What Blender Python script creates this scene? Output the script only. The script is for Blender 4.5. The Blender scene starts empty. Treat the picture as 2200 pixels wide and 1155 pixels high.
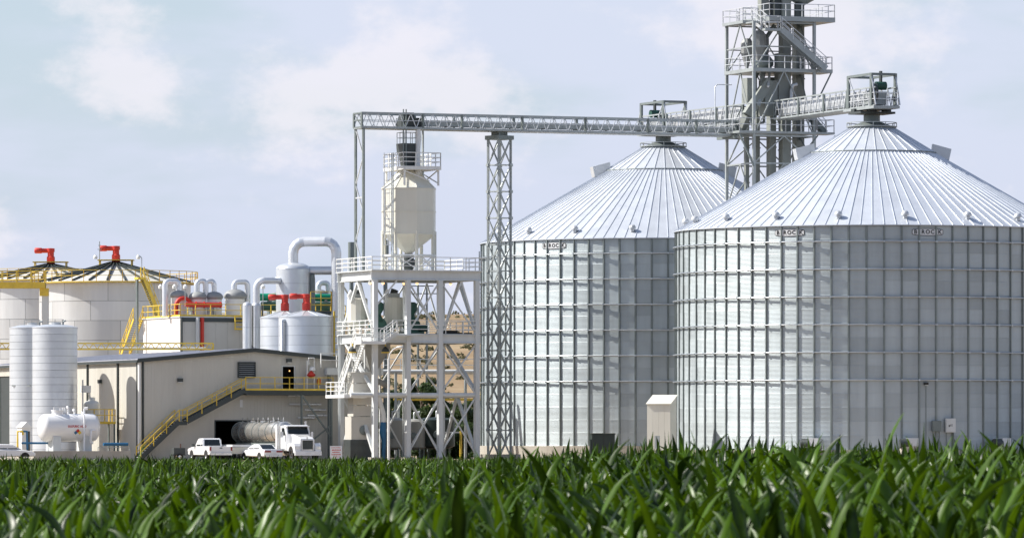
import bpy, math, random
import numpy as np
from mathutils import Vector, Matrix
random.seed(7)
rng = np.random.default_rng(11)
sc = bpy.context.scene
R = math.radians
# ---------------------------------------------------------------- camera
# telephoto from the edge of a corn field, about half a kilometre from the plant
FPX, ZC, HY, CXP = 12700.0, 1.1, 960.0, 1100.0      # focal length in photo pixels, eye height, horizon row, centre column
cd = bpy.data.cameras.new('camera'); cam = bpy.data.objects.new('camera', cd); sc.collection.objects.link(cam)
cam.location = (0, 0, ZC); cam.rotation_euler = (R(90), 0, 0)
cd.sensor_width = 36.0; cd.lens = 36.0 * FPX / 2200.0
cd.shift_y = (HY - 577.5) / 2200.0
cd.clip_start = 0.5; cd.clip_end = 20000
cd.dof.use_dof = True; cd.dof.focus_distance = 500; cd.dof.aperture_fstop = 13
sc.camera = cam
# ---------------------------------------------------------------- light
SUN_EL, SUN_AZ = R(42), (-1.0, 0.10)                # from the left, a touch behind the bins
n_ = math.hypot(*SUN_AZ); sv = Vector((SUN_AZ[0]/n_*math.cos(SUN_EL), SUN_AZ[1]/n_*math.cos(SUN_EL), math.sin(SUN_EL)))
sd = bpy.data.lights.new('sun', 'SUN'); sd.energy = 5.0; sd.angle = R(0.53); sd.color = (1.0, 0.955, 0.88)
sun = bpy.data.objects.new('sun', sd); sc.collection.objects.link(sun)
sun.rotation_euler = (-sv).to_track_quat('-Z', 'Y').to_euler()
w = bpy.data.worlds.new('World'); sc.world = w; w.use_nodes = True
nt = w.node_tree; nt.nodes.clear()
def WN(t, **k):
    n = nt.nodes.new(t)
    for a, b in k.items(): setattr(n, a, b)
    return n
LK = nt.links.new
def wmath(op, a, b=None, clamp=False):
    n = WN('ShaderNodeMath', operation=op, use_clamp=clamp)
    for i, v in enumerate((a, b)):
        if v is None: continue
        if isinstance(v, (int, float)): n.inputs[i].default_value = v
        else: LK(v, n.inputs[i])
    return n.outputs[0]
def wmix(fac, a, b):
    n = WN('ShaderNodeMix', data_type='RGBA')
    if isinstance(fac, (int, float)): n.inputs[0].default_value = fac
    else: LK(fac, n.inputs[0])
    for i, v in ((6, a), (7, b)):
        if isinstance(v, tuple): n.inputs[i].default_value = (*v, 1)
        else: LK(v, n.inputs[i])
    return n.outputs[2]
sky = WN('ShaderNodeTexSky', sky_type='NISHITA', sun_disc=False)
sky.sun_elevation = SUN_EL; sky.sun_rotation = R(-87); sky.air_density = 1.0; sky.dust_density = 1.2; sky.ozone_density = 1.5
tc = WN('ShaderNodeTexCoord'); sep = WN('ShaderNodeSeparateXYZ'); LK(tc.outputs['Generated'], sep.inputs[0])
zz = wmath('MAXIMUM', sep.outputs[2], 0.0)
def wnoise(sx, sz, scale, detail, rough, off):
    m = WN('ShaderNodeMapping'); m.inputs['Scale'].default_value = (sx, sx, sz); m.inputs['Location'].default_value = off
    LK(tc.outputs['Generated'], m.inputs[0])
    n = WN('ShaderNodeTexNoise'); n.inputs['Scale'].default_value = scale; n.inputs['Detail'].default_value = detail; n.inputs['Roughness'].default_value = rough
    LK(m.outputs[0], n.inputs[0]); return n.outputs[0]
def wramp(v, a, b):
    n = WN('ShaderNodeMapRange', interpolation_type='SMOOTHSTEP'); LK(v, n.inputs[0])
    n.inputs[1].default_value = a; n.inputs[2].default_value = b; return n.outputs[0]
haze = wmath('EXPONENT', wmath('MULTIPLY', zz, -9.0))               # more air to look through towards the horizon
col = wmix(wmath('MULTIPLY', haze, 0.88), sky.outputs[0], (4.55, 5.4, 6.9))
thin = wmath('EXPONENT', wmath('MULTIPLY', zz, -3.0))               # clouds thinned overhead, out of view, to weaken the fill light
veil = wramp(wnoise(1, 3.4, 11.0, 5, 0.55, (3.1, 0.4, 2.1)), 0.36, 0.56)
col = wmix(wmath('MULTIPLY', wmath('MULTIPLY', veil, 0.85), thin), col, (5.35, 5.6, 6.85))
low = wmath('EXPONENT', wmath('MULTIPLY', zz, -34.0))
col = wmix(wmath('MULTIPLY', low, 0.8), col, (4.0, 4.5, 5.5))
puff = wramp(wnoise(1, 1.6, 24.0, 10, 0.6, (1.767, 0.76, 0.968)), 0.48, 0.62)
col = wmix(wmath('MULTIPLY', wmath('MULTIPLY', puff, 0.8), thin), col, (6.7, 6.45, 6.85))
bg = WN('ShaderNodeBackground'); bg.inputs[1].default_value = 0.1; LK(col, bg.inputs[0])
wo = WN('ShaderNodeOutputWorld'); LK(bg.outputs[0], wo.inputs[0])
sc.view_settings.view_transform = 'Standard'; sc.view_settings.look = 'None'
sc.view_settings.exposure = 0.50; sc.view_settings.gamma = 1.0
sc.render.engine = 'CYCLES'; sc.cycles.use_denoising = True; sc.cycles.max_bounces = 6
sc.cycles.transparent_max_bounces = 6; sc.cycles.caustics_reflective = False; sc.cycles.caustics_refractive = False
# ---------------------------------------------------------------- helpers
COL = sc.collection
PHI = R(22); CP, SP = math.cos(PHI), math.sin(PHI)                  # the plant's building grid is turned 22 degrees
def WX(px, Y): return (px - CXP) / FPX * Y
def WZ(py, Y): return ZC + (HY - py) / FPX * Y
class Frame:                                                        # a local frame on the plant grid: x right/away, y left/away
    def __init__(s, px, Y, phi=PHI, X=None):
        s.ox = WX(px, Y) if X is None else X; s.oy = Y; s.c = math.cos(phi); s.s = math.sin(phi); s.phi = phi
    def lx(s, px, ly=0.0):
        k = (px - CXP) / FPX; ax = s.ox - s.s*ly; ay = s.oy + s.c*ly
        return (ax - k*ay) / (k*s.s - s.c)
    def ly(s, px, lx=0.0):
        k = (px - CXP) / FPX; ax = s.ox + s.c*lx; ay = s.oy + s.s*lx
        return (ax - k*ay) / (k*s.c + s.s)
    def z(s, py, lx=0.0, ly=0.0): return WZ(py, s.oy + s.s*lx + s.c*ly)
    def world(s, lx, ly): return (s.ox + s.c*lx - s.s*ly, s.oy + s.s*lx + s.c*ly)
MATS = {}
def mat(name, color, rough=0.6, metal=0.0, var=0.12, nscale=1.2, bump=0.0, bscale=30.0, objvar=0.0, spec=0.5, streak=0.0, emit=None, coat=0.0, dirt=None):
    m = bpy.data.materials.new(name); m.use_nodes = True; t = m.node_tree; b = t.nodes['Principled BSDF']
    N = t.nodes.new; L = t.links.new
    b.inputs['Roughness'].default_value = rough; b.inputs['Metallic'].default_value = metal
    b.inputs['Specular IOR Level'].default_value = spec; b.inputs['Coat Weight'].default_value = coat
    g = N('ShaderNodeNewGeometry'); mp = N('ShaderNodeMapping'); L(g.outputs['Position'], mp.inputs[0])
    mp.inputs['Scale'].default_value = (nscale, nscale, nscale*(0.12 if streak else 1.0))
    nz = N('ShaderNodeTexNoise'); nz.inputs['Scale'].default_value = 1.0; nz.inputs['Detail'].default_value = 6; nz.inputs['Roughness'].default_value = 0.65
    L(mp.outputs[0], nz.inputs[0])
    mr = N('ShaderNodeMapRange'); L(nz.outputs[0], mr.inputs[0]); mr.inputs[1].default_value = 0.25; mr.inputs[2].default_value = 0.75
    mr.inputs[3].default_value = 1.0 - var; mr.inputs[4].default_value = 1.0 + var
    val = mr.outputs[0]
    if objvar:
        oi = N('ShaderNodeObjectInfo'); m2 = N('ShaderNodeMapRange'); L(oi.outputs['Random'], m2.inputs[0])
        m2.inputs[3].default_value = 1.0 - objvar; m2.inputs[4].default_value = 1.0 + objvar
        mm = N('ShaderNodeMath'); mm.operation = 'MULTIPLY'; L(val, mm.inputs[0]); L(m2.outputs[0], mm.inputs[1]); val = mm.outputs[0]
    hv = N('ShaderNodeHueSaturation'); hv.inputs['Color'].default_value = (*color, 1); L(val, hv.inputs['Value'])
    out = hv.outputs[0]
    if dirt:
        n3 = N('ShaderNodeTexNoise'); n3.inputs['Scale'].default_value = 0.9; n3.inputs['Detail'].default_value = 8; L(mp.outputs[0], n3.inputs[0])
        r3 = N('ShaderNodeMapRange'); L(n3.outputs[0], r3.inputs[0]); r3.inputs[1].default_value = 0.52; r3.inputs[2].default_value = 0.75; r3.inputs[4].default_value = dirt[1]
        mx = N('ShaderNodeMix'); mx.data_type = 'RGBA'; L(r3.outputs[0], mx.inputs[0]); L(out, mx.inputs[6]); mx.inputs[7].default_value = (*dirt[0], 1); out = mx.outputs[2]
    L(out, b.inputs['Base Color'])
    r2 = N('ShaderNodeMapRange'); L(nz.outputs[0], r2.inputs[0]); r2.inputs[3].default_value = max(0.03, rough-0.12); r2.inputs[4].default_value = min(1, rough+0.12)
    L(r2.outputs[0], b.inputs['Roughness'])
    if bump:
        n2 = N('ShaderNodeTexNoise'); n2.inputs['Scale'].default_value = bscale; L(g.outputs['Position'], n2.inputs[0])
        bp = N('ShaderNodeBump'); bp.inputs['Strength'].default_value = bump; bp.inputs['Distance'].default_value = 0.05
        L(n2.outputs[0], bp.inputs['Height']); L(bp.outputs[0], b.inputs['Normal'])
    if emit:
        b.inputs['Emission Color'].default_value = (*emit[0], 1); b.inputs['Emission Strength'].default_value = emit[1]
    MATS[name] = m; return m
mat('galv_wall', (0.46, 0.51, 0.53), 0.58, 0.60, 0.13, 0.8, objvar=0.11, streak=1)
mat('galv_roof', (0.62, 0.655, 0.71), 0.42, 0.35, 0.08, 0.6, objvar=0.05)
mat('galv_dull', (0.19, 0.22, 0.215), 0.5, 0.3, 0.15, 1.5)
mat('galv_mid', (0.38, 0.41, 0.41), 0.45, 0.35, 0.15, 1.2)
mat('stiffener_steel', (0.25, 0.285, 0.28), 0.5, 0.3, 0.15, 1.5, objvar=0.1)
mat('galv_bright', (0.62, 0.64, 0.66), 0.38, 0.4, 0.12, 1.2)
mat('ring_steel', (0.55, 0.58, 0.60), 0.33, 0.85, 0.08, 2)
mat('elevator_grey', (0.27, 0.29, 0.27), 0.6, 0.15, 0.14, 0.7, streak=1, dirt=((0.22, 0.19, 0.15), 0.4))
mat('dark_machine', (0.06, 0.07, 0.07), 0.55, 0.2, 0.3, 2)
mat('white_paint', (0.78, 0.78, 0.76), 0.45, 0, 0.05, 1.0, streak=1, dirt=((0.45, 0.42, 0.36), 0.18))
mat('grey_paint', (0.64, 0.66, 0.655), 0.5, 0, 0.07, 1.0, streak=1, dirt=((0.4, 0.37, 0.32), 0.22))
mat('cream_paint', (0.73, 0.71, 0.62), 0.45, 0, 0.05, 0.8, streak=1, dirt=((0.48, 0.42, 0.32), 0.2))
mat('siding', (0.55, 0.53, 0.475), 0.55, 0, 0.05, 0.7, objvar=0.02, streak=1, dirt=((0.40, 0.36, 0.29), 0.25))
mat('siding_lit', (0.82, 0.77, 0.72), 0.55, 0, 0.04, 0.7, streak=1)
mat('roof_sheet', (0.52, 0.53, 0.58), 0.45, 0.2, 0.06, 0.5, objvar=0.03)
mat('trim_dark', (0.045, 0.055, 0.055), 0.5, 0.1, 0.2, 2)
mat('cladding', (0.66, 0.69, 0.725), 0.34, 0.45, 0.06, 0.8, objvar=0.03)
mat('silver_pipe', (0.74, 0.76, 0.79), 0.30, 0.45, 0.04, 0.5)
mat('tank_plate', (0.66, 0.665, 0.665), 0.38, 0.35, 0.10, 0.6, objvar=0.13, streak=1, dirt=((0.42, 0.38, 0.33), 0.2))
mat('tank_roof', (0.62, 0.61, 0.56), 0.6, 0.1, 0.08, 0.6)
mat('rib_dark', (0.035, 0.045, 0.045), 0.5, 0.1, 0.2, 2)
mat('yellow_paint', (0.74, 0.52, 0.06), 0.5, 0, 0.14, 2, dirt=((0.4, 0.26, 0.05), 0.4))
mat('red_paint', (0.58, 0.04, 0.025), 0.5, 0, 0.15, 2, dirt=((0.25, 0.03, 0.02), 0.5))
mat('green_paint', (0.0, 0.25, 0.14), 0.35, 0, 0.10, 1)
mat('dark_green', (0.02, 0.075, 0.055), 0.5, 0, 0.2, 2)
mat('dome_grey', (0.30, 0.31, 0.31), 0.6, 0.1, 0.15, 2, bump=0.3, bscale=9)
mat('concrete', (0.42, 0.39, 0.34), 0.85, 0, 0.15, 1.0, bump=0.3, bscale=12, streak=1, dirt=((0.25, 0.21, 0.17), 0.5))
mat('tank_white', (0.82, 0.82, 0.82), 0.3, 0, 0.03, 1, coat=0.2)
mat('car_white', (0.80, 0.80, 0.80), 0.25, 0, 0.02, 1, coat=0.7)
mat('glass_dark', (0.012, 0.018, 0.02), 0.06, 0, 0.1, 1, spec=0.6)
mat('rubber', (0.018, 0.018, 0.018), 0.8, 0, 0.2, 4)
mat('chrome', (0.72, 0.72, 0.72), 0.14, 1.0, 0.05, 3)
mat('stainless', (0.62, 0.61, 0.58), 0.24, 0.75, 0.08, 1.2)
mat('blue_paint', (0.02, 0.13, 0.27), 0.45, 0, 0.1, 2)
mat('red_lens', (0.25, 0.012, 0.01), 0.2, 0, 0.1, 3)
mat('orange_lens', (0.6, 0.16, 0.02), 0.3, 0, 0.1, 3)
mat('sign_red', (0.55, 0.02, 0.02), 0.5, 0, 0.02, 3)
mat('sign_black', (0.015, 0.015, 0.015), 0.5, 0, 0.02, 3)
mat('sign_white', (0.72, 0.73, 0.74), 0.45, 0.1, 0.03, 3)
mat('rust', (0.16, 0.08, 0.05), 0.8, 0.1, 0.3, 4)
mat('process_grey', (0.34, 0.34, 0.32), 0.55, 0.1, 0.15, 1.2, streak=1, dirt=((0.2, 0.17, 0.13), 0.4))
mat('lamp_glow', (1, 0.8, 0.5), 0.4, emit=((1.0, 0.5, 0.18), 2.0))
mat('interior', (0.015, 0.015, 0.015), 0.9)  # near black, puts the door bay's shade into the colour
mat('transformer_green', (0.018, 0.030, 0.026), 0.5, 0, 0.2, 2)
mat('bark', (0.10, 0.075, 0.05), 0.9, 0, 0.3, 6)

class MB:
    def __init__(s): s.v = []; s.f = []; s.sm = []; s.mi = []; s.m = 0
    def add(s, vs, fs, smooth=False):
        o = len(s.v); s.v.extend(tuple(p) for p in vs)
        for f in fs: s.f.append(tuple(i+o for i in f)); s.sm.append(smooth); s.mi.append(s.m)
        return s
    def box(s, x0, x1, y0, y1, z0, z1):
        return s.add([(x0,y0,z0),(x1,y0,z0),(x1,y1,z0),(x0,y1,z0),(x0,y0,z1),(x1,y0,z1),(x1,y1,z1),(x0,y1,z1)],
                     [(0,3,2,1),(4,5,6,7),(0,1,5,4),(1,2,6,5),(2,3,7,6),(3,0,4,7)])
    def bar(s, p, q, w, h=None, up=(0,0,1)):
        p = Vector(p); q = Vector(q); h = h or w; d = (q-p)
        if d.length < 1e-6: return s
        d.normalize(); u = Vector(up)
        if abs(d.dot(u)) > 0.98: u = Vector((CP, SP, 0)) if up == (0,0,1) else Vector((0,0,1))
        a = d.cross(u).normalized()*(w/2); b = a.cross(d).normalized()*(h/2)
        vs = [p-a-b, p+a-b, p+a+b, p-a+b, q-a-b, q+a-b, q+a+b, q-a+b]
        return s.add(vs, [(0,1,2,3),(7,6,5,4),(1,0,4,5),(2,1,5,6),(3,2,6,7),(0,3,7,4)])
    def tube(s, path, r, n=8, caps=True, smooth=True):
        P = [Vector(p) for p in path]; k = len(P); rs = r if isinstance(r, (list, tuple)) else [r]*k
        d0 = (P[1]-P[0]).normalized(); a = d0.orthogonal().normalized(); vs = []
        for i in range(k):
            if i == 0: d = (P[1]-P[0]).normalized()
            elif i == k-1: d = (P[-1]-P[-2]).normalized()
            else: d = ((P[i]-P[i-1]).normalized() + (P[i+1]-P[i]).normalized()).normalized()
            a = (a - d*a.dot(d)).normalized(); b = d.cross(a)
            sc_ = 1.0
            if 0 < i < k-1: sc_ = 1.0/max(0.5, d.dot((P[i+1]-P[i]).normalized()))
            vs += [P[i] + (a*math.cos(2*math.pi*j/n) + b*math.sin(2*math.pi*j/n))*rs[i] for j in range(n)]
        fs = [(i*n+j, i*n+(j+1)%n, (i+1)*n+(j+1)%n, (i+1)*n+j) for i in range(k-1) for j in range(n)]
        s.add(vs, fs, smooth)
        if caps: s.add(vs[:n], [tuple(range(n))[::-1]]); s.add(vs[-n:], [tuple(range(n))])
        return s
    def lathe(s, prof, n=32, a0=0.0, a1=2*math.pi, c=(0,0,0), smooth=True, sharp=True):
        full = abs(a1-a0-2*math.pi) < 1e-6; m = n if full else n+1
        def ring(r, z): return [(c[0]+r*math.cos(a0+(a1-a0)*j/n), c[1]+r*math.sin(a0+(a1-a0)*j/n), c[2]+z) for j in range(m)]
        if sharp:
            for (r0, z0), (r1, z1) in zip(prof[:-1], prof[1:]):
                s.add(ring(r0,z0)+ring(r1,z1), [(j, (j+1)%m, m+(j+1)%m, m+j) for j in range(n)], smooth)
        else:
            vs = []
            for r_, z_ in prof: vs += ring(r_, z_)
            s.add(vs, [(i*m+j, i*m+(j+1)%m, (i+1)*m+(j+1)%m, (i+1)*m+j) for i in range(len(prof)-1) for j in range(n)], smooth)
        return s
    def extr(s, prof, w, ch=0.05, yc=0.0):                           # side profile (x,z) extruded across y with chamfered edges
        n = len(prof); cx = sum(p[0] for p in prof)/n; cz = sum(p[1] for p in prof)/n
        L_ = max(abs(p[0]-cx) for p in prof); H_ = max(abs(p[1]-cz) for p in prof)
        def lay(y, k): return [(cx+(x-cx)*(1-k/L_), y, cz+(z-cz)*(1-k/H_)) for x, z in prof]
        vs = lay(yc-w, ch)+lay(yc-w+ch, 0)+lay(yc+w-ch, 0)+lay(yc+w, ch)
        fs = [(i*n+j, (i+1)*n+j, (i+1)*n+(j+1)%n, i*n+(j+1)%n) for i in range(3) for j in range(n)]
        fs += [tuple(range(n)), tuple(range(4*n-1, 3*n-1, -1))]
        return s.add(vs, fs)
    def build(s, name, m, parent=None, kind=None, label=None):
        me = s.mesh(name, m); return put(name, me, parent, kind=kind, label=label)
    def mesh(s, name, m):
        me = bpy.data.meshes.new(name); me.from_pydata(s.v, [], s.f)
        for mm in (m if isinstance(m, (list, tuple)) else [m]): me.materials.append(MATS[mm] if isinstance(mm, str) else mm)
        me.polygons.foreach_set('use_smooth', s.sm); me.polygons.foreach_set('material_index', s.mi); me.update(); return me
def put(name, me, parent=None, loc=None, rz=None, kind=None, label=None):
    o = bpy.data.objects.new(name, me); COL.objects.link(o)
    if parent is not None: o.parent = parent
    if loc is not None: o.location = loc
    if rz is not None: o.rotation_euler = (0, 0, rz)
    if kind: o['kind'] = kind
    if label: o['label'] = label
    return o
def thing(name, label, cat, x, y, z=0.0, rz=0.0, group=None):
    o = bpy.data.objects.new(name, None); COL.objects.link(o); o.location = (x, y, z); o.rotation_euler = (0, 0, rz)
    o.empty_display_size = 0.5; o['label'] = label; o['category'] = cat
    if group: o['group'] = group
    return o
def tag(o, label, cat, group=None):
    o['label'] = label; o['category'] = cat
    if group: o['group'] = group
    return o
def B(*a): return MB().box(*a)
def dome(mb, r, h, c, n=24, k=5):
    return mb.lathe([(max(1e-3, r*math.cos(i*math.pi/2/k)), h*math.sin(i*math.pi/2/k)) for i in range(k+1)], n, c=c, sharp=False)
def arc_pts(c, r, a0, a1, n, plane='xz'):
    out = []
    for i in range(n+1):
        a = a0+(a1-a0)*i/n; p, q = r*math.cos(a), r*math.sin(a)
        out.append((c[0]+p, c[1], c[2]+q) if plane == 'xz' else (c[0]+p, c[1]+q, c[2]))
    return out
def rail(mb, pts, h=1.07, step=1.5, t=0.06, rails=(1.0, 0.52), kick=0.0, closed=False, ends=True):
    P = [Vector(p) for p in pts]
    if closed: P.append(P[0])
    for a, b in zip(P[:-1], P[1:]):
        L_ = (b-a).length; n = max(1, round(L_/step))
        for k in rails: mb.bar(a+Vector((0,0,h*k)), b+Vector((0,0,h*k)), t)
        if kick: mb.bar(a+Vector((0,0,kick/2)), b+Vector((0,0,kick/2)), 0.02, kick)
        for i in range(n+1):
            p = a.lerp(b, i/n); mb.bar(p, p+Vector((0,0,h)), t)
    return mb
def stair(root, p0, p1, width, side, mat_s, mat_t, mat_r, rises=None, str_h=0.28, rail_h=1.0, rt=0.06):
    # p0 bottom, p1 top (local), side: unit vector across the stair
    p0 = Vector(p0); p1 = Vector(p1); sd_ = Vector(side)
    for k in (0, 1):
        a = p0+sd_*width*k; b = p1+sd_*width*k
        MB().bar(a, b, 0.06, str_h).build('stringer', mat_s, root)
        r_ = MB(); up = Vector((0,0,rail_h)); up2 = Vector((0,0,rail_h*0.5)); off = sd_*(0.04 if k else -0.04)
        r_.bar(a+up+off, b+up+off, rt); r_.bar(a+up2+off, b+up2+off, rt)
        n = max(2, round((b-a).length/1.5))
        for i in range(n+1): q = a.lerp(b, i/n)+off; r_.bar(q, q+up, rt)
        r_.build('railing', mat_r, root)
    n = rises or max(3, round((p1.z-p0.z)/0.2)); d = (p1-p0); run = Vector((d.x, d.y, 0)).normalized()
    t0 = B(-0.13, 0.13, 0.03, width-0.03, -0.02, 0.02)
    me = MB()
    ang = math.atan2(run.y, run.x)
    cr = run.cross(Vector((0,0,1)))
    base = p0 if (Vector((0,0,1)).cross(run)).dot(sd_) > 0 else p0+sd_*width
    tm = t0.mesh('tread', mat_t)
    for i in range(1, n+1):
        q = base + d*((i-0.5)/n)
        put('tread', tm, root, q, ang)
def lattice(mb, C, z0, z1, panel, t=0.09, tb=0.07, style='X', horiz=True):
    n = max(1, round((z1-z0)/panel)); k = len(C)
    for i in range(n):
        a = z0+(z1-z0)*i/n; b = z0+(z1-z0)*(i+1)/n
        for j in range(k):
            p = C[j]; q = C[(j+1)%k]
            if horiz: mb.bar((*p, b), (*q, b), tb)
            if style == 'X': mb.bar((*p, a), (*q, b), tb); mb.bar((*q, a), (*p, b), tb)
            elif style == 'Z': mb.bar((*(p if i%2 else q), a), (*(q if i%2 else p), b), tb)
            elif style == 'V':
                m_ = ((p[0]+q[0])/2, (p[1]+q[1])/2); mb.bar((*p, a), (*m_, b), tb); mb.bar((*q, a), (*m_, b), tb)
    return mb
def text_mesh(txt, size, depth, m, name='lettering'):
    cu = bpy.data.curves.new(name, 'FONT'); cu.body = txt; cu.size = size; cu.extrude = depth; cu.align_x = 'CENTER'; cu.align_y = 'CENTER'; cu.offset = size*0.025; cu.resolution_u = 3
    o = bpy.data.objects.new(name, cu); COL.objects.link(o)
    me = bpy.data.meshes.new_from_object(o.evaluated_get(bpy.context.evaluated_depsgraph_get()))
    bpy.data.objects.remove(o); bpy.data.curves.remove(cu); me.materials.clear(); me.materials.append(MATS[m]); me.name = name
    return me
# ================================================================ the setting
def smooth(a, b, x):
    t = min(1, max(0, (x-a)/(b-a))); return t*t*(3-2*t)
def ground_z(x, y):                                                 # the field falls gently away, the plant stands on a low pad
    f = -0.55 - 0.75*min(1, max(0, y)/430.0)
    k = smooth(440, 452, y); return f*(1-k)
def hill_z(x, y):
    h = 33.5*smooth(640, 1450, y)*(0.97+0.035*math.sin(x*0.011+1)+0.02*math.sin(x*0.037))
    g = math.sin(x*0.045+math.sin(y*0.02)*2)*math.sin(y*0.013+x*0.01)
    return h + 1.6*g*smooth(660, 800, y)*(1-smooth(1250, 1450, y))
def ramp_mat(name, stops, scale, rough=0.9, bump=0.4, bscale=3.0, detail=10):
    m = bpy.data.materials.new(name); m.use_nodes = True; t = m.node_tree; b = t.nodes['Principled BSDF']; N = t.nodes.new; L = t.links.new
    g = N('ShaderNodeNewGeometry'); mp = N('ShaderNodeMapping'); mp.inputs['Scale'].default_value = (scale, scale*0.5, scale*2); L(g.outputs['Position'], mp.inputs[0])
    n = N('ShaderNodeTexNoise'); n.inputs['Scale'].default_value = 1; n.inputs['Detail'].default_value = detail; n.inputs['Roughness'].default_value = 0.65; L(mp.outputs[0], n.inputs[0])
    r = N('ShaderNodeValToRGB'); L(n.outputs[0], r.inputs[0])
    e = r.color_ramp.elements
    while len(e) < len(stops): e.new(0.5)
    for i, (p, c) in enumerate(stops): e[i].position = p; e[i].color = (*c, 1)
    L(r.outputs[0], b.inputs['Base Color']); b.inputs['Roughness'].default_value = rough; b.inputs['Specular IOR Level'].default_value = 0.2
    n2 = N('ShaderNodeTexNoise'); n2.inputs['Scale'].default_value = bscale; n2.inputs['Detail'].default_value = 6; L(g.outputs['Position'], n2.inputs[0])
    bp = N('ShaderNodeBump'); bp.inputs['Strength'].default_value = bump; bp.inputs['Distance'].default_value = 0.15; L(n2.outputs[0], bp.inputs['Height']); L(bp.outputs[0], b.inputs['Normal'])
    MATS[name] = m; return m
ramp_mat('dirt', [(0.3, (0.22, 0.16, 0.105)), (0.5, (0.33, 0.26, 0.185)), (0.75, (0.42, 0.35, 0.27))], 0.35)
ramp_mat('soil', [(0.3, (0.06, 0.042, 0.028)), (0.7, (0.12, 0.085, 0.055))], 1.5)
ramp_mat('hill_earth', [(0.30, (0.16, 0.125, 0.075)), (0.46, (0.27, 0.19, 0.11)), (0.6, (0.32, 0.24, 0.145)), (0.8, (0.36, 0.28, 0.18))], 0.05, bump=0.8, bscale=0.5)
def grid(xs, ys, zf, name, m):
    b = MB(); nx = len(xs)
    vs = [(x, y, zf(x, y)) for y in ys for x in xs]
    b.add(vs, [(j*nx+i, j*nx+i+1, (j+1)*nx+i+1, (j+1)*nx+i) for j in range(len(ys)-1) for i in range(nx-1)], True)
    return b, name, m
gx = [-6000, -1500, -400, -150, -60, 0, 60, 150, 400, 1500, 6000]
gy = [-600, -100, 0, 60, 150, 250, 350, 430, 440, 442, 444, 446, 448, 450, 452, 480, 560, 700, 1000, 2000, 6000, 12000]
b, *_ = grid(gx, gy, ground_z, '', '')
nx = len(gx)-1
for k in range(len(b.f)): b.mi[k] = 0 if gy[k//nx+1] <= 444 else (1 if gy[k//nx+1] <= 700 else 2)
b.build('ground', ['soil', 'dirt', 'hill_earth'], kind='structure')
hx = [-2600, -1600, -1000] + list(range(-640, 641, 14)) + [1000, 1600, 2600]
hy = list(range(640, 1500, 15)) + [1600, 1800, 2300, 3200]
b, *_ = grid(hx, hy, lambda x, y: hill_z(x, y)-0.15, '', '')
b.build('hill', 'hill_earth', kind='structure')

# ================================================================ grain bins
RB, ZB, ZE = 16.57, 0.9, 19.27                                      # radius, top of foundation, eave
N_ST, N_SH, N_CO = 72, 36, 16
CH = (ZE-ZB)/N_CO
def sheet_mb(a0, a1, z0, seg, mb, amp=0.011, waves=11, q=4):
    nv = waves*q; vs = []; m = seg+1
    for i in range(nv+1):
        z = z0+CH*i/nv; r0 = RB+amp*math.cos(2*math.pi*i/q)+ (0.006 if i == 0 else 0)
        for j in range(m):
            a = a0+(a1-a0)*j/seg; rr = r0+(0.014 if j == 0 else 0.0)
            vs.append((rr*math.cos(a), rr*math.sin(a), z))
    return mb.add(vs, [(i*m+j, i*m+j+1, (i+1)*m+j+1, (i+1)*m+j) for i in range(nv) for j in range(seg)], True)
DA = 2*math.pi/N_SH
SHEET = sheet_mb(-DA/2, DA/2, 0.0, 4, MB()).mesh('wall_sheet', 'galv_wall')
def roof_pt(r):                                                     # cone in two tiers
    return ZE + 0.02 + (RB+0.18-r)*(25.85-ZE)/(RB+0.18-5.4) if r >= 5.4 else 25.85+(5.4-r)*(28.0-25.85)/(5.4-1.9)
def roof_panel(r0, r1, n, lift):
    b = MB(); d = math.pi/n; z0, z1 = roof_pt(r0)+lift, roof_pt(r1)+lift
    def P(r, a, z, o=0): return (r*math.cos(a), r*math.sin(a), z+o)
    b.add([P(r0,-d,z0), P(r0,d,z0), P(r1,d,z1), P(r1,-d,z1)], [(0,1,2,3)])
    for (ra, za, rb_, zb_) in ((r0, z0, r1, z1),):                    # standing rib along one edge
        wa, wb = 0.036/ra, 0.036/rb_; h = 0.065
        b.add([P(ra,-d-wa,za), P(ra,-d+wa,za), P(rb_,-d+wb,zb_), P(rb_,-d-wb,zb_), P(ra,-d-wa*.6,za,h), P(ra,-d+wa*.6,za,h), P(rb_,-d+wb*.6,zb_,h), P(rb_,-d-wb*.6,zb_,h)],
              [(4,5,6,7),(0,1,5,4),(1,2,6,5),(3,0,4,7),(2,3,7,6)])
    b.add([P(r0,-d,z0), P(r0,d,z0), P(r0,d,z0-0.07), P(r0,-d,z0-0.07)], [(0,1,2,3)])   # turned-down edge
    return b.mesh('roof_panel', 'galv_roof')
PAN_LO = roof_panel(RB+0.18, 5.3, 108, 0.0)
PAN_HI = roof_panel(5.5, 1.75, 36, 0.05)
st = MB(); st.box(RB-0.02, RB+0.12, -0.045, 0.045, ZB, ZE-0.05); st.box(RB, RB+0.056, -0.085, 0.085, ZB, ZE-0.05)
STIFF = st.mesh('stiffener', 'stiffener_steel')
vt = MB(); dome(vt, 0.33, 0.3, (0, 0, 0.2), 14, 4); vt.lathe([(0.0, 0.1), (0.33, 0.1), (0.33, 0.22)], 14); vt.lathe([(0.17, -0.15), (0.17, 0.16)], 12)
VENT = vt.mesh('eave_vent', 'galv_bright')
hd = MB()                                                           # boxy exhaust hood on the upper roof (local x = outwards)
hd.add([(-0.75,-0.7,-0.35),(0.75,-0.7,-0.75),(0.75,0.7,-0.75),(-0.75,0.7,-0.35),(-0.65,-0.7,0.62),(0.95,-0.7,0.18),(0.95,0.7,0.18),(-0.65,0.7,0.62)],
       [(0,3,2,1),(4,5,6,7),(0,1,5,4),(1,2,6,5),(2,3,7,6),(3,0,4,7)])
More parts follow.
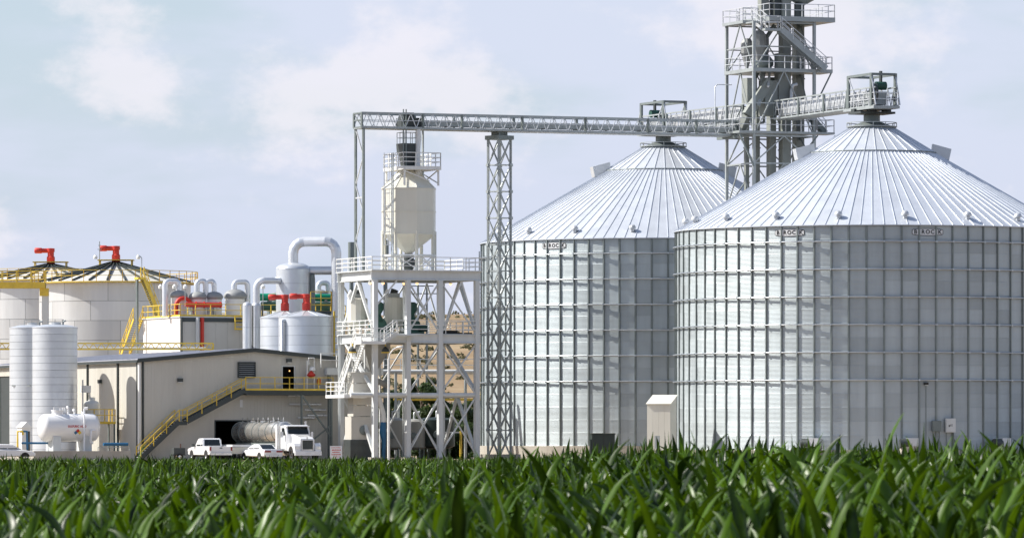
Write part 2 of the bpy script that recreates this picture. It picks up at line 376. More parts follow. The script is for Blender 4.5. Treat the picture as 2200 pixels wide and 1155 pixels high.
HOOD = hd.mesh('exhaust_hood', 'galv_bright')
def bin_sign(root, ang):
    # black outlined emblem across three wall bays, split where the stiffeners stand proud
    st_a = 2*math.pi/N_ST; r = RB+0.03; zc = ZE-0.58
    s = MB()
    def pl(mb, a0, a1, zfun0, zfun1, rr, n=10):
        vs = []
        for i in range(n+1):
            a = a0+(a1-a0)*i/n; u = (a-ang)/(1.35/RB)
            vs += [(rr*math.cos(a), rr*math.sin(a), zfun0(u)), (rr*math.cos(a), rr*math.sin(a), zfun1(u))]
        mb.add(vs, [(2*i, 2*i+2, 2*i+3, 2*i+1) for i in range(n)])
    def half(u): return 0.31*max(0.0, 1-abs(u)**4)**0.5*0.35+0.20*(1-0.25*u*u) if abs(u) < 1 else 0.0
    A = 1.33/RB
    bb = MB(); pl(bb, ang-A, ang+A, lambda u: zc-half(u), lambda u: zc+half(u), r+0.004, 24)
    em = bb.build('emblem', 'sign_black', root)
    ww = MB(); pl(ww, ang-A*0.965, ang+A*0.965, lambda u: zc-half(u)+0.045, lambda u: zc+half(u)-0.045, r+0.010, 24)
    ww.build('emblem_face', 'sign_white', em)
    for ch, off in (('B', -1.03), ('R', -0.40), ('O', 0.0), ('C', 0.40), ('K', 1.03)):
        me = text_mesh(ch, 0.46, 0.006, 'sign_black'); a = ang+off/RB
        o = put('letter', me, em); o.location = ((r+0.022)*math.cos(a), (r+0.022)*math.sin(a), zc)
        o.rotation_euler = (R(90), 0, a+math.pi/2)
def grain_bin(px, Y, label, signs, lift):
    x, y = WX(px, Y), Y
    root = thing('grain_bin', label, 'grain bin', x, y, lift, group='corrugated grain bins')
    MB().lathe([(RB+0.35, -0.7), (RB+0.35, ZB), (0.05, ZB)], 96).build('foundation', 'concrete', root)
    cam_a = math.atan2(-y, -x); rest = MB()
    for c in range(N_CO):
        for k in range(N_SH):
            a = DA*(k+(0.5 if c % 2 else 0.0)) ; d = (a-cam_a+math.pi) % (2*math.pi)-math.pi
            if abs(d) < R(91): put('wall_sheet', SHEET, root, (0, 0, ZB+CH*c), a)
            else: sheet_mb(a-DA/2, a+DA/2, ZB+CH*c, 2, rest, 0.011, 4, 2)
    rest.build('far_wall_sheet', 'galv_wall', root, kind='stuff')
    for k in range(N_ST): put('stiffener', STIFF, root, None, 2*math.pi*k/N_ST)
    for k in range(6):
        z = 17.92-2.265*k
        t = MB(); t.tube([((RB+0.20)*math.cos(2*math.pi*i/144), (RB+0.20)*math.sin(2*math.pi*i/144), z) for i in range(145)], 0.06, 8, caps=False)
        for i in range(N_ST):
            a = 2*math.pi*i/N_ST; c_, s_ = math.cos(a), math.sin(a)
            t.bar(((RB+0.05)*c_, (RB+0.05)*s_, z), ((RB+0.27)*c_, (RB+0.27)*s_, z), 0.11, 0.15)
        t.build('wind_ring', 'ring_steel', root)
    for k in range(108): put('roof_panel', PAN_LO, root, None, 2*math.pi*(k+0.5)/108)
    for k in range(36): put('roof_panel', PAN_HI, root, None, 2*math.pi*(k+0.5)/36)
    sm = MB(); n = 108                                               # bolted seam between the tiers
    sm.tube([(5.44*math.cos(2*math.pi*i/n), 5.44*math.sin(2*math.pi*i/n), 25.92) for i in range(n+1)], 0.06, 5, caps=False); sm.build('seam_ring', 'galv_dull', root)
    for k in range(18):
        a = cam_a+R(20*k+10); r_ = 15.75
        put('eave_vent', VENT, root, (r_*math.cos(a), r_*math.sin(a), roof_pt(r_)+0.12), a)
    for dg in (-78, 92, -150, 150):
        a = cam_a+R(dg); r_ = 5.75
        put('exhaust_hood', HOOD, root, (r_*math.cos(a), r_*math.sin(a), roof_pt(r_)+0.40), a)
    pk = MB(); pk.lathe([(2.0, 27.85), (2.0, 28.12), (1.0, 28.5), (0.7, 28.6), (0.7, 29.15)], 24); pk.build('peak_cap', 'galv_dull', root)
    wl = MB(); wl.lathe([(1.7, 28.12), (2.15, 28.12), (2.15, 28.2), (1.7, 28.2)], 24)
    for k in range(12): a = 2*math.pi*k/12; wl.bar((1.6*math.cos(a), 1.6*math.sin(a), 27.9), (2.1*math.cos(a), 2.1*math.sin(a), 28.15), 0.08); wl.bar((2.1*math.cos(a), 2.1*math.sin(a), 28.1), (2.1*math.cos(a), 2.1*math.sin(a), 28.5), 0.05)
    wl.lathe([(2.07, 28.46), (2.13, 28.46), (2.13, 28.52), (2.07, 28.52)], 24)
    wl.build('peak_walkway', 'galv_mid', root)
    for s in signs: bin_sign(root, round((cam_a+R(s))/(2*math.pi/N_ST)-0.5)*(2*math.pi/N_ST)+math.pi/N_ST)
    return root, x, y, cam_a
bin1, B1X, B1Y, ca1 = grain_bin(1873, 500, 'large corrugated steel grain bin fronted by grey meter boxes, two emblems below its eave', (-22.9, 18.3), 0.0)
bin2, B2X, B2Y, ca2 = grain_bin(1425, 539.6, 'corrugated steel grain bin behind the lattice support mast, one emblem in view', (-38,), 0.34)
# ================================================================ elevator tower
T = Frame(1655, 520.0); TA = 2.9
tw = thing('elevator_tower', 'tall galvanised steel elevator tower with platforms, stairs and vertical leg casings', 'tower', T.ox, T.oy, 0, PHI)
CN = [(-TA, -TA), (TA, -TA), (TA, TA), (-TA, TA)]
for cx, cy in CN:
    MB().box(cx-0.12, cx+0.12, cy-0.12, cy+0.12, -0.1, 38.3).build('tower_leg', 'galv_mid', tw)
    B(cx-0.5, cx+0.5, cy-0.5, cy+0.5, -0.2, 0.3).build('footing', 'concrete', tw)
levels = [0.3, 4.2, 8.1, 12.0, 15.6, 18.9, 22.2, 25.9, 28.3, 34.0, 38.2]
for a, c in zip(levels[:-1], levels[1:]):
    for j in range(4):
        p, q = CN[j], CN[(j+1) % 4]; m_ = ((p[0]+q[0])/2, (p[1]+q[1])/2); g = MB()
        g.bar((*p, c), (*q, c), 0.13)
        g.bar((*p, a), (*m_, c), 0.10); g.bar((*q, a), (*m_, c), 0.10)
        if c-a > 4: g.bar((*p, (a+c)/2), (*q, (a+c)/2), 0.10)
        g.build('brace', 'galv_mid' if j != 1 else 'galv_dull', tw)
def casing(px, w, d, ly, z0, z1, step=3.05, m='elevator_grey'):
    x = T.lx(px, ly); b = MB(); b.box(x-w/2, x+w/2, ly-d/2, ly+d/2, z0, z1)
    z = z0+step
    while z < z1-0.3: b.box(x-w/2-0.05, x+w/2+0.05, ly-d/2-0.05, ly+d/2+0.05, z-0.05, z+0.05); z += step
    b.build('leg_casing', m, tw)
casing(1657, 0.6, 0.75, 0.2, 0, 33.6); casing(1686, 0.8, 0.9, -0.6, 0, 43.5, 3.4); casing(1715, 0.78, 0.9, 0.6, 0, 38.5)
casing(1627, 0.34, 0.4, 1.6, 0, 31); casing(1604, 0.34, 0.4, 1.9, 0, 30); casing(1640, 0.75, 0.8, 0.4, 37.8, 43.5, 1.6)
casing(1676, 1.55, 1.1, -0.2, 38.75, 43.5, 1.5, 'dark_machine')
casing(1681, 1.15, 0.9, -1.5, 30.2, 35.6, 1.8)
hb = MB(); hb.tube([(T.lx(1700,-1), -1, 40.9), (T.lx(1722,-1), -1, 40.3), (T.lx(1745,-1), -1, 40.7)], [0.5, 0.55, 0.35], 12); hb.build('drive_guard', 'galv_dull', tw)
MB().lathe([(0.01, 0), (0.45, 0), (0.45, 1.3), (0.01, 1.3)], 14, c=(T.lx(1717,-1.2), -1.2, 38.75)).build('gear_motor', 'dark_machine', tw)
def deck(z, x0, x1, y0, y1, th=0.28, gaps=()):
    d = B(x0, x1, y0, y1, z-th, z).build('platform_deck', 'galv_mid', tw)
    r_ = MB(); P = [(x0+.05, y0+.05, z), (x1-.05, y0+.05, z), (x1-.05, y1-.05, z), (x0+.05, y1-.05, z)]
    for i in range(4):
        if i not in gaps: rail(r_, [P[i], P[(i+1) % 4]], 1.1, 1.4, 0.055)
    r_.build('railing', 'galv_bright', d)
deck(38.75, -1.6, 4.75, -3.3, 3.2, 0.42); deck(38.45, -3.2, -1.65, -1.2, 3.2, 0.25)
deck(34.2, -3.05, 3.05, -3.1, 3.1, 0.3); deck(34.2, 3.1, 4.6, -3.1, -0.4, 0.3)
deck(28.7, -4.4, 3.05, -3.15, 3.1, 0.2); deck(28.7, 3.1, 4.8, -3.1, -1.2, 0.18)
stair(tw, (3.6, -3.95, 34.2), (-0.7, -3.95, 37.55), 0.75, (0, 1, 0), 'galv_mid', 'galv_mid', 'galv_bright', str_h=0.55, rt=0.05)
deck(37.6, -2.3, -0.75, -4.0, -3.2, 0.2)
stair(tw, (-2.3, -3.2, 37.6), (-2.3, -1.3, 38.45), 0.7, (1, 0, 0), 'galv_bright', 'galv_mid', 'galv_bright', rt=0.07)
stair(tw, (4.3, -2.4, 28.7), (2.4, -2.4, 30.6), 0.8, (0, 1, 0), 'galv_dull', 'galv_mid', 'galv_bright', str_h=0.4)
for x in (3.2, 4.9):
    MB().bar((x, -3.0, 28.4), (x-1.9, -3.0, 26.2), 0.11).build('knee_brace', 'galv_dull', tw)
MB().bar((4.5, -3.0, 33.9), (2.95, -3.0, 31.0), 0.11).build('knee_brace', 'galv_dull', tw)
MB().bar((-4.3, -3.0, 28.4), (-2.95, -3.0, 25.6), 0.13).build('knee_brace', 'galv_dull', tw)
# distributor, hoppers and spouts between the two upper platforms
for (x, y, r, z0, z1) in ((-1.5, -0.9, 0.62, 34.9, 37.2), (-0.7, 0.4, 0.7, 34.6, 37.0), (-1.9, 0.8, 0.55, 34.5, 36.6)):
    h = MB(); h.lathe([(0.14, z0-0.5), (0.16, z0), (r, z0+1.2), (r, z1), (r*0.6, z1+0.4)], 10, c=(x, y, 0), smooth=False); h.build('hopper', 'dome_grey', tw)
dd = MB(); dd.lathe([(0.5, 34.25), (0.85, 34.6), (0.85, 35.0), (0.3, 35.7)], 16, c=(-0.9, -0.6, 0)); dd.build('distributor', 'galv_dull', tw)
for (p, q, rr, m_) in (((-0.7, 0.3, 38.2), (-1.6, -1.0, 36.9), 0.2, 'galv_mid'), ((0.3, -0.3, 38.2), (-0.6, 0.3, 36.6), 0.2, 'galv_dull'), ((-0.9, -0.8, 34.6), (-2.2, -2.3, 30.9), 0.2, 'galv_mid'),
                   ((-0.4, -0.9, 34.5), (-1.4, -2.6, 32.6), 0.12, 'galv_bright'), ((-1.0, -0.2, 34.5), (0.4, 2.2, 31.2), 0.2, 'galv_dull'), ((-1.3, -0.6, 34.4), (-2.0, 0.5, 31.8), 0.17, 'galv_dull')):
    MB().tube([p, q], rr, 8).build('spout', m_, tw)
sp = MB(); sp.bar((-1.0, -1.9, 33.2), (-3.1, -1.9, 30.1), 0.7, 0.8); sp.build('chute', 'elevator_grey', tw)
B(-2.9, -1.95, -1.5, -0.3, 31.2, 33.4).build('chute_box', 'elevator_grey', tw)
MB().bar((-3.1, -1.9, 30.1), (-3.35, -1.2, 28.9), 0.55, 0.6).build('chute', 'elevator_grey', tw)
B(-1.4, -0.2, -2.0, -0.6, 30.1, 33.2).build('chute_box', 'elevator_grey', tw)
MB().tube([(T.lx(1700, -2.2), -2.2, 30.2), (T.lx(1700, -2.2), -2.2, 32.3), (T.lx(1703, -2.2), -2.2, 32.8), (T.lx(1712, -2.2), -2.2, 32.9)], 0.17, 8).build('vent_pipe', 'galv_bright', tw)
MB().tube([(T.lx(1536, 0), 0.0, 28.9), (T.lx(1536, 0), 0.0, 32.6), (T.lx(1541, 0), 0.0, 32.85), (T.lx(1572, 0), 0.0, 32.85)], 0.05, 6).build('conduit', 'galv_bright', tw)

# ================================================================ conveyor galleries
def gallery(name, label, p0, p1, zb, zt, wd, panel, posts, casing_m, cas, chord=0.12, walk=True, floor_t=0.12, zig='galv_bright', shift=0.0):
    p0 = Vector(p0); p1 = Vector(p1); d = p1-p0; L_ = d.length; a = math.atan2(d.y, d.x)
    g = thing(name, label, 'conveyor', p0.x, p0.y, 0, a)
    for s in (-1, 1):
        y = s*wd/2
        MB().bar((0, y, zt), (L_, y, zt), chord).build('top_chord', 'galv_mid', g)
        MB().bar((0, y, zb), (L_, y, zb), chord*1.2).build('bottom_chord', 'galv_mid', g)
        n = round(L_/panel); z_ = MB()
        for i in range(n):
            xa = L_*i/n; xm = L_*(i+0.5)/n; xb = L_*(i+1)/n
            z_.bar((xa, y, zb), (xm, y, zt), 0.06); z_.bar((xm, y, zt), (xb, y, zb), 0.06)
        z_.bar((0, y-s*0.03, (zb+zt)/2), (L_, y-s*0.03, (zb+zt)/2), 0.05)
        z_.build('lattice', zig, g)
        for x in posts: MB().bar((x, y+s*0.03, zb), (x, y+s*0.03, zt), 0.22, 0.14).build('post', 'galv_dull', g)
    fl = MB(); fl.box(0, L_, -wd/2+0.02, wd/2-0.02, zb-floor_t, zb-0.02); fl.build('walkway', 'galv_mid', g)
    if cas:
        c = MB(); c.box(cas[0], cas[1], cas[2], cas[3], cas[4], cas[5]); x = cas[0]+1.0
        while x < cas[1]: c.box(x-0.04, x+0.04, cas[2]-0.04, cas[3]+0.04, cas[4]-0.04, cas[5]+0.04); x += 3.0
        c.build('conveyor_casing', casing_m, g)
    return g, L_
def head(g, xc, zb, L=4.8, W=2.2, H=2.75, hz=None):
    P = [(xc-L/2, -W/2), (xc+L/2, -W/2), (xc+L/2, W/2), (xc-L/2, W/2)]
    for x, y in P: MB().bar((x, y, zb), (x, y, zb+H), 0.22).build('head_post', 'galv_dull', g)
    t = MB()
    for i in range(4): t.bar((*P[i], zb+H-0.08), (*P[(i+1) % 4], zb+H-0.08), 0.2)
    t.build('head_frame', 'galv_dull', g)
    k = MB()
    for x, y in P:
        sx = 1 if x > xc else -1; k.bar((x, y, zb+H-0.1), (x+sx*0.95, y, zb+0.05), 0.09); 
    for y in (-W/2, W/2): k.bar((xc-L/2, y, zb+H-0.1), (xc-L/2+1.1, y, zb+1.3), 0.08)
    k.build('head_brace', 'galv_bright', g)
    d = MB(); d.box(xc-L/2-0.9, xc+L/2+0.7, -W/2-0.1, W/2+0.1, zb-0.24, zb-0.01); d.build('head_floor', 'galv_mid', g)
    r_ = MB(); e = xc+L/2+0.65; rail(r_, [(xc-L/2, -W/2, zb), (e, -W/2, zb), (e, W/2, zb), (xc-L/2, W/2, zb)], 1.1, 1.2, 0.055); r_.build('railing', 'galv_bright', g)
    m = MB(); m.lathe([(0.01, -0.45), (0.36, -0.45), (0.36, 0.45), (0.01, 0.45)], 14); mo = m.build('drive_motor', 'dark_green', g); mo.location = (xc+L/2-1.0, 0.2, zb+1.75); mo.rotation_euler = (R(90), 0, 0)
    wh = MB(); wh.lathe([(0.01, -0.09), (0.85, -0.09), (0.85, 0.09), (0.01, 0.09)], 22); wo_ = wh.build('drive_guard', 'dark_machine', g); wo_.location = (xc+L/2-0.35, -0.75, zb+1.05); wo_.rotation_euler = (R(90), 0, 0)
    B(xc-0.3, xc+L/2-0.6, -0.7, 0.6, zb+0.15, zb+1.25).build('head_casing', 'galv_mid', g)
    MB().bar((xc+L/2-1.0, 0.2, zb+1.9), (xc+L/2-1.0, 0.2, zb+3.0), 0.2).build('hoist', 'dark_machine', g)
def spout_down(g, xc, zb, zt):
    s = MB(); s.lathe([(0.75, zb), (0.75, zb+0.18), (0.42, zb+0.3), (0.42, zt)], 16, c=(xc, 0, 0)); s.build('discharge_spout', 'galv_mid', g)
    s = MB(); s.box(xc-1.3, xc+1.3, -1.6, 1.6, zb+0.02, zb+0.2); s.build('gate_platform', 'dark_machine', g)
    s = MB(); s.box(xc-1.2, xc-0.5, -1.4, -0.6, zb+0.2, zb+0.5); s.box(xc+0.4, xc+0.9, 0.7, 1.4, zb+0.2, zb+0.48); s.build('gate_motor', 'dark_machine', g)
def along(p, q, t):
    p = Vector(p); q = Vector(q); return p.lerp(q, t/(q-p).length)
q0 = T.world(0.2, -2.6); e1 = along(q0, (B1X, B1Y), (Vector((B1X, B1Y))-Vector(q0)).length+3.0)
g1, L1 = gallery('truss_conveyor', 'galvanised truss conveyor from the tower to the bin with the two emblems', q0, e1, 29.8, 31.35, 2.0, 1.25, [0.1, 5.5, 11, 16], 'galv_bright', (0.2, 19.0, -0.55, 0.55, 30.05, 31.2), zig='galv_bright')
head(g1, L1-3.0, 29.8); spout_down(g1, L1-3.0, 29.2, 29.75)
q0 = T.world(-0.4, 2.6); e2 = along(q0, (B2X, B2Y), (Vector((B2X, B2Y))-Vector(q0)).length+3.0)
g2, L2 = gallery('truss_conveyor', 'galvanised truss conveyor from the tower to the bin behind the lattice mast', q0, e2, 29.8, 31.35, 2.0, 1.25, [0.1, 5.5, 11, 16], 'galv_bright', (0.2, 17.5, -0.55, 0.55, 30.05, 31.2))
head(g2, L2-3.0, 29.8); spout_down(g2, L2-3.0, 29.46, 29.78)
HB = Frame(878, 507.1)                                              # surge bin centre
ZG0, ZG1 = 28.4, 29.62
s0 = T.world(-2.6, -0.1); hd_ = Vector((HB.ox, HB.oy))-Vector(s0); e3 = along(s0, (HB.ox, HB.oy), hd_.length+4.7)
g3, L3 = gallery('conveyor_bridge', 'long horizontal lattice conveyor bridge running from the tower to the cream hopper', s0, e3, ZG0, ZG1, 1.9, 1.0, [1.2, 5.0, 9.6, 15.5, 21.4, 27.0, 30.6], 'galv_mid', (0.0, hd_.length+0.2, -0.5, 0.5, 28.62, 29.12), chord=0.15)
xh = hd_.length
en = MB()
for zq in (ZG0, ZG1, (ZG0+ZG1)/2): en.bar((L3-0.05, -0.95, zq), (L3-0.05, 0.95, zq), 0.12)
en.bar((L3-0.05, -0.95, ZG0), (L3-0.05, -0.95, ZG1), 0.16); en.bar((L3-0.05, 0.95, ZG0), (L3-0.05, 0.95, ZG1), 0.16); en.bar((L3-0.05, -0.95, ZG1), (L3-0.05, 0.95, ZG0), 0.06)
en.build('end_frame', 'galv_dull', g3)
ZD = 16.15                                                          # roof deck of the platform tower
for y in (-0.95, 0.95):
    MB().bar((L3-0.2, y, ZD), (L3-0.2, y, ZG0-0.1), 0.18).build('support_leg', 'galv_dull', g3)
    B(L3-0.45, L3+0.05, y-0.25, y+0.25, ZD, ZD+0.06).build('base_plate', 'galv_dull', g3)
lb = MB(); zq = [ZD+0.2+2.4*i for i in range(6)]
for i in range(5): lb.bar((L3-0.2, -0.95 if i % 2 else 0.95, zq[i]), (L3-0.2, 0.95 if i % 2 else -0.95, zq[i+1]), 0.09)
lb.bar((L3-0.2, -0.95, 22.4), (L3-0.2, 0.95, 22.4), 0.12)
lb.build('leg_brace', 'galv_bright', g3)
dm = MB(); dm.box(xh-0.3, xh+0.7, -0.6, 0.5, 29.15, 29.75); dm.build('drive_motor', 'dark_machine', g3)
B(xh-1.2, xh+0.9, -0.65, 0.65, 28.5, 29.3).build('head_casing', 'dark_machine', g3)
MB().bar((1.5, -2.2, 28.25), (1.5, 1.6, 28.25), 0.25, 0.3).build('bearing_beam', 'galv_dull', g3)

# ---------------------------------------------------------------- lattice mast under the bridge
tm = Frame(1073, 511.6)
dv = Vector((HB.ox, HB.oy))-Vector(s0); k_ = (tm.ox-s0[0])/dv.x; MX, MY = tm.ox, s0[1]+dv.y*k_
ms = thing('lattice_mast', 'slender four legged lattice mast holding up the conveyor bridge', 'mast', MX, MY, 0, R(42))
h_ = 0.69; MC = [(-h_, -h_), (h_, -h_), (h_, h_), (-h_, h_)]
for x, y in MC: MB().bar((x, y, 0), (x, y, 27.85), 0.17).build('mast_leg', 'galv_mid', ms)
for i in range(12):
    la = MB(); lattice(la, MC, 0.3+27.4*i/12, 0.3+27.4*(i+1)/12, 27.4/12, 0.09, 0.085, 'X')
    for x, y in MC: la.box(x-0.14, x+0.14, y-0.14, y+0.14, 0.3+27.4*(i+1)/12-0.12, 0.3+27.4*(i+1)/12+0.12)
    la.build('lattice_panel', 'galv_mid', ms)
B(-h_-0.2, h_+0.2, -h_-0.2, h_+0.2, 27.6, 27.95).build('mast_cap', 'galv_dull', ms)
B(-0.5, 0.5, -0.5, 0.5, 27.95, 28.27).build('bearing', 'galv_dull', ms)
B(-1.3, 1.3, -1.3, 1.3, -0.2, 0.5).build('footing', 'concrete', ms)

# ================================================================ surge bin
hb = thing('hopper_bin', 'cream steel hopper bin with faceted sides standing on the white platform tower', 'hopper', HB.ox, HB.oy, ZD, PHI)
r8, zt8, zb8 = 2.42, 23.25-ZD, 19.3-ZD
off8 = R(-90-27)-PHI + R(0)
def ring8(r, z): return [(r*math.cos(off8+i*math.pi/4), r*math.sin(off8+i*math.pi/4), z) for i in range(8)]
pn = []
for i in range(8):
    a, c = ring8(r8, 0)[i], ring8(r8, 0)[(i+1) % 8]
    MB().add([(a[0], a[1], zb8), (c[0], c[1], zb8), (c[0], c[1], zt8), (a[0], a[1], zt8)], [(0, 1, 2, 3)]).build('side_panel', 'cream_paint', hb)
    MB().add([(a[0]*1.01, a[1]*1.01, zt8), (c[0]*1.01, c[1]*1.01, zt8), (c[0]*0.33, c[1]*0.33, zt8+1.55), (a[0]*0.33, a[1]*0.33, zt8+1.55)], [(0, 1, 2, 3)]).build('roof_panel', 'cream_paint', hb)
    MB().add([(a[0]*0.13, a[1]*0.13, zb8-1.6), (c[0]*0.13, c[1]*0.13, zb8-1.6), (c[0], c[1], zb8), (a[0], a[1], zb8)], [(0, 1, 2, 3)]).build('cone_panel', 'cream_paint', hb)
    MB().bar((a[0], a[1], zt8+0.03), (a[0]*0.33, a[1]*0.33, zt8+1.58), 0.05).build('roof_rib', 'cream_paint', hb)
    lg = MB(); lg.bar((a[0]*0.97, a[1]*0.97, 0), (a[0]*0.97, a[1]*0.97, zb8+0.3), 0.2); lg.build('leg', 'cream_paint', hb)
for zq in (zt8-0.04, (zt8+zb8)/2, zb8+0.03):
    s = MB(); q = ring8(r8*1.012, zq)
    for i in range(8): s.bar(q[i], q[(i+1) % 8], 0.05, 0.07)
    s.build('seam_band', 'cream_paint', hb)
bx = MB(); q0_ = ring8(r8*1.01, 0.15); q1_ = ring8(r8*1.01, 1.35)
for i in range(8): bx.bar(q0_[i], q1_[(i+1) % 8], 0.07); bx.bar(q1_[i], q0_[(i+1) % 8], 0.07); bx.bar(q1_[i], q1_[(i+1) % 8], 0.14)
bx.build('leg_brace', 'white_paint', hb)
cv = MB(); cv.lathe([(0.36, zb8-1.62), (0.45, zb8-1.7), (0.45, zb8-2.1), (0.6, zb8-2.15), (0.6, zb8-2.55), (0.3, 0.02)], 14); cv.build('discharge_valve', 'dark_machine', hb)
# top platform
zp = 25.1-ZD; px0, px1, py0, py1 = -1.35, 2.15, -2.2, 2.6
B(px0, px1, py0, py1, zp-0.3, zp).build('top_platform', 'white_paint', hb)
r_ = MB(); rail(r_, [(px0+.05, py0+.05, zp), (px1-.05, py0+.05, zp), (px1-.05, py1-.05, zp), (px0+.05, py1-.05, zp)], 1.15, 1.3, 0.07, rails=(1.0, 0.66, 0.33), closed=True); r_.build('railing', 'white_paint', hb)
for x, y in ((px0+.2, py0+.2), (px1-.2, py0+.2), (px1-.2, py1-.2), (px0+.2, py1-.2)):
    MB().bar((x, y, zt8+0.2), (x, y, zp-0.3), 0.13).build('platform_post', 'white_paint', hb)
pb = MB(); pb.bar((px1-.2, py0+.2, zt8+0.4), (px1-.2, py1-.2, zp-0.3), 0.08); pb.bar((px1-.2, py1-.2, zt8+0.4), (px1-.2, py0+.2, zp-0.3), 0.08); pb.bar((px0+.2, py0+.2, zp-0.4), (px1-1, py0+.2, zt8+0.6), 0.08); pb.build('platform_brace', 'white_paint', hb)
cl = MB(); z0_ = zp+0.25
def frus(mb, x, y, a0, a1, z0, z1):
    mb.add([(x-a0, y-a0, z0), (x+a0, y-a0, z0), (x+a0, y+a0, z0), (x-a0, y+a0, z0), (x-a1, y-a1, z1), (x+a1, y-a1, z1), (x+a1, y+a1, z1), (x-a1, y+a1, z1)], [(0,3,2,1),(4,5,6,7),(0,1,5,4),(1,2,6,5),(2,3,7,6),(3,0,4,7)])
frus(cl, -0.1, 0, 0.45, 0.55, z0_-0.25, z0_+0.5); frus(cl, -0.1, 0, 0.55, 0.72, z0_+0.5, z0_+1.0); frus(cl, -0.1, 0, 0.72, 0.76, z0_+1.0, z0_+1.75)
cl.build('grain_cleaner', 'dark_machine', hb)
cr_ = MB(); rail(cr_, [(-0.8, -0.7, z0_+1.75), (0.6, -0.7, z0_+1.75), (0.6, 0.7, z0_+1.75), (-0.8, 0.7, z0_+1.75)], 0.95, 0.7, 0.04, closed=True); cr_.build('cleaner_rail', 'galv_mid', hb)
MB().tube([(0.55, -0.8, 28.3-ZD), (0.6, -0.8, 27.6-ZD), (0.55, -0.8, 26.6-ZD), (0.5, -0.8, 25.0-ZD), (0.5, -0.75, 23.9-ZD)], [0.22, 0.24, 0.2, 0.26, 0.3], 12).build('dust_pipe', 'white_paint', hb)
MB().tube([(-0.6, -0.3, 24.9-ZD), (-1.2, -0.6, 24.0-ZD)], 0.24, 10).build('inlet_spout', 'white_paint', hb)
for x in (-0.85, -0.6): MB().bar((x, -0.95, zp), (x, -0.95, 30.0-ZD), 0.08).build('guide_rail', 'galv_dull', hb)
MB().bar((1.65, 0.9, zt8+.6), (1.65, 0.9, 28.3-ZD), 0.14).build('guide_rail', 'galv_mid', hb)
# caged ladder down the left side
la = MB(); lx_, ly_ = -2.15, -1.75
for s in (-0.22, 0.22): la.bar((lx_, ly_+s, 0.1), (lx_, ly_+s, zp+1.1), 0.06)
z = 0.3
while z < zp+1: la.bar((lx_, ly_-.22, z), (lx_, ly_+.22, z), 0.035); z += 0.3
la.build('ladder', 'galv_mid', hb)
cg = MB()
for zq in np.arange(2.2, zp+1.2, 1.1):
    c = [(lx_-0.05+0.42*math.cos(a)-0.3, ly_+0.42*math.sin(a), zq) for a in np.linspace(R(60), R(300), 7)]
    for i in range(6): cg.bar(c[i], c[i+1], 0.035)
for a in np.linspace(R(60), R(300), 5): cg.bar((lx_-0.35+0.42*math.cos(a), ly_+0.42*math.sin(a), 2.2), (lx_-0.35+0.42*math.cos(a), ly_+0.42*math.sin(a), zp+1.1), 0.035)
cg.build('ladder_cage', 'galv_bright', hb)

# ================================================================ white platform tower
PW, PD = 9.3, 8.2
PF = Frame(0, HB.oy - SP*PW/2 - CP*PD/2, X=HB.ox - CP*PW/2 + SP*PD/2)
pt = thing('platform_tower', 'white painted steel platform tower with open braced storeys under the cream hopper', 'platform', PF.ox, PF.oy, 0, PHI)
xs = [0.0, PF.lx(876), PF.lx(945), PW]; Z2 = PF.z(716, 4.5); Z3 = PF.z(848, 4.5)
for y in (0.0, PD):
    for x in xs:
        c = MB(); c.box(x-0.19, x+0.19, y-0.27, y-0.23, 0, ZD-0.85); c.box(x-0.19, x+0.19, y+0.23, y+0.27, 0, ZD-0.85); c.box(x-0.03, x+0.03, y-0.23, y+0.23, 0, ZD-0.85)
        if y == 0: c.box(x-0.18, x-0.14, y-0.23, y+0.23, 0.02, ZD-0.87)
        c.build('column', 'grey_paint', pt); B(x-0.45, x+0.45, y-0.45, y+0.45, -0.15, 0.25).build('footing', 'concrete', pt)
def girder(p, q, zt_, h, m='grey_paint', name='girder'):
    g = MB(); p = Vector((*p, 0)); q = Vector((*q, 0)); z = Vector((0, 0, 1))
    g.bar(p+z*(zt_-0.03), q+z*(zt_-0.03), 0.34, 0.06); g.bar(p+z*(zt_-h+0.03), q+z*(zt_-h+0.03), 0.34, 0.06); g.bar(p+z*(zt_-h/2), q+z*(zt_-h/2), 0.06, h-0.12)
    return g.build(name, m, pt)
for zt_, h in ((ZD-0.08, 0.78), (Z2-0.06, 0.75)):
    girder((-0.35, -0.02), (PW+0.35, -0.02), zt_, h); girder((-0.35, PD+.02), (PW+0.35, PD+.02), zt_, h)
    girder((-0.02, 0.2), (-0.02, PD-0.2), zt_, h); girder((PW+.02, 0.2), (PW+.02, PD-0.2), zt_, h)
    for x in xs[1:3]: girder((x, 0.2), (x, PD-0.2), zt_, h*0.6)
B(-0.4, PW+0.4, -0.3, PD+0.3, ZD-0.078, ZD).build('roof_deck', 'grey_paint', pt)
B(-0.3, PW*0.98, 0.25, PD+0.2, Z2-0.058, Z2).build('mid_deck', 'grey_paint', pt)
r_ = MB(); rail(r_, [(-0.35, -0.25, ZD), (PW+.35, -0.25, ZD), (PW+.35, PD+.25, ZD), (-0.35, PD+.25, ZD)], 1.1, 1.5, 0.06, rails=(1.0, 0.66, 0.33), closed=True); r_.build('railing', 'white_paint', pt)
r_ = MB(); rail(r_, [(PF.lx(842), -0.2, Z2), (PW+.3, -0.2, Z2), (PW+.3, PD+.2, Z2), (-0.3, PD+.2, Z2), (-0.3, 0.1, Z2)], 1.1, 1.5, 0.06, rails=(1.0, 0.66, 0.33)); r_.build('railing', 'white_paint', pt)
for y in (0.0, PD): MB().tube([(-2.2 if y == 0 else 0, y, Z3), (PW, y, Z3)], 0.2, 10).build('pipe_strut', 'grey_paint', pt)
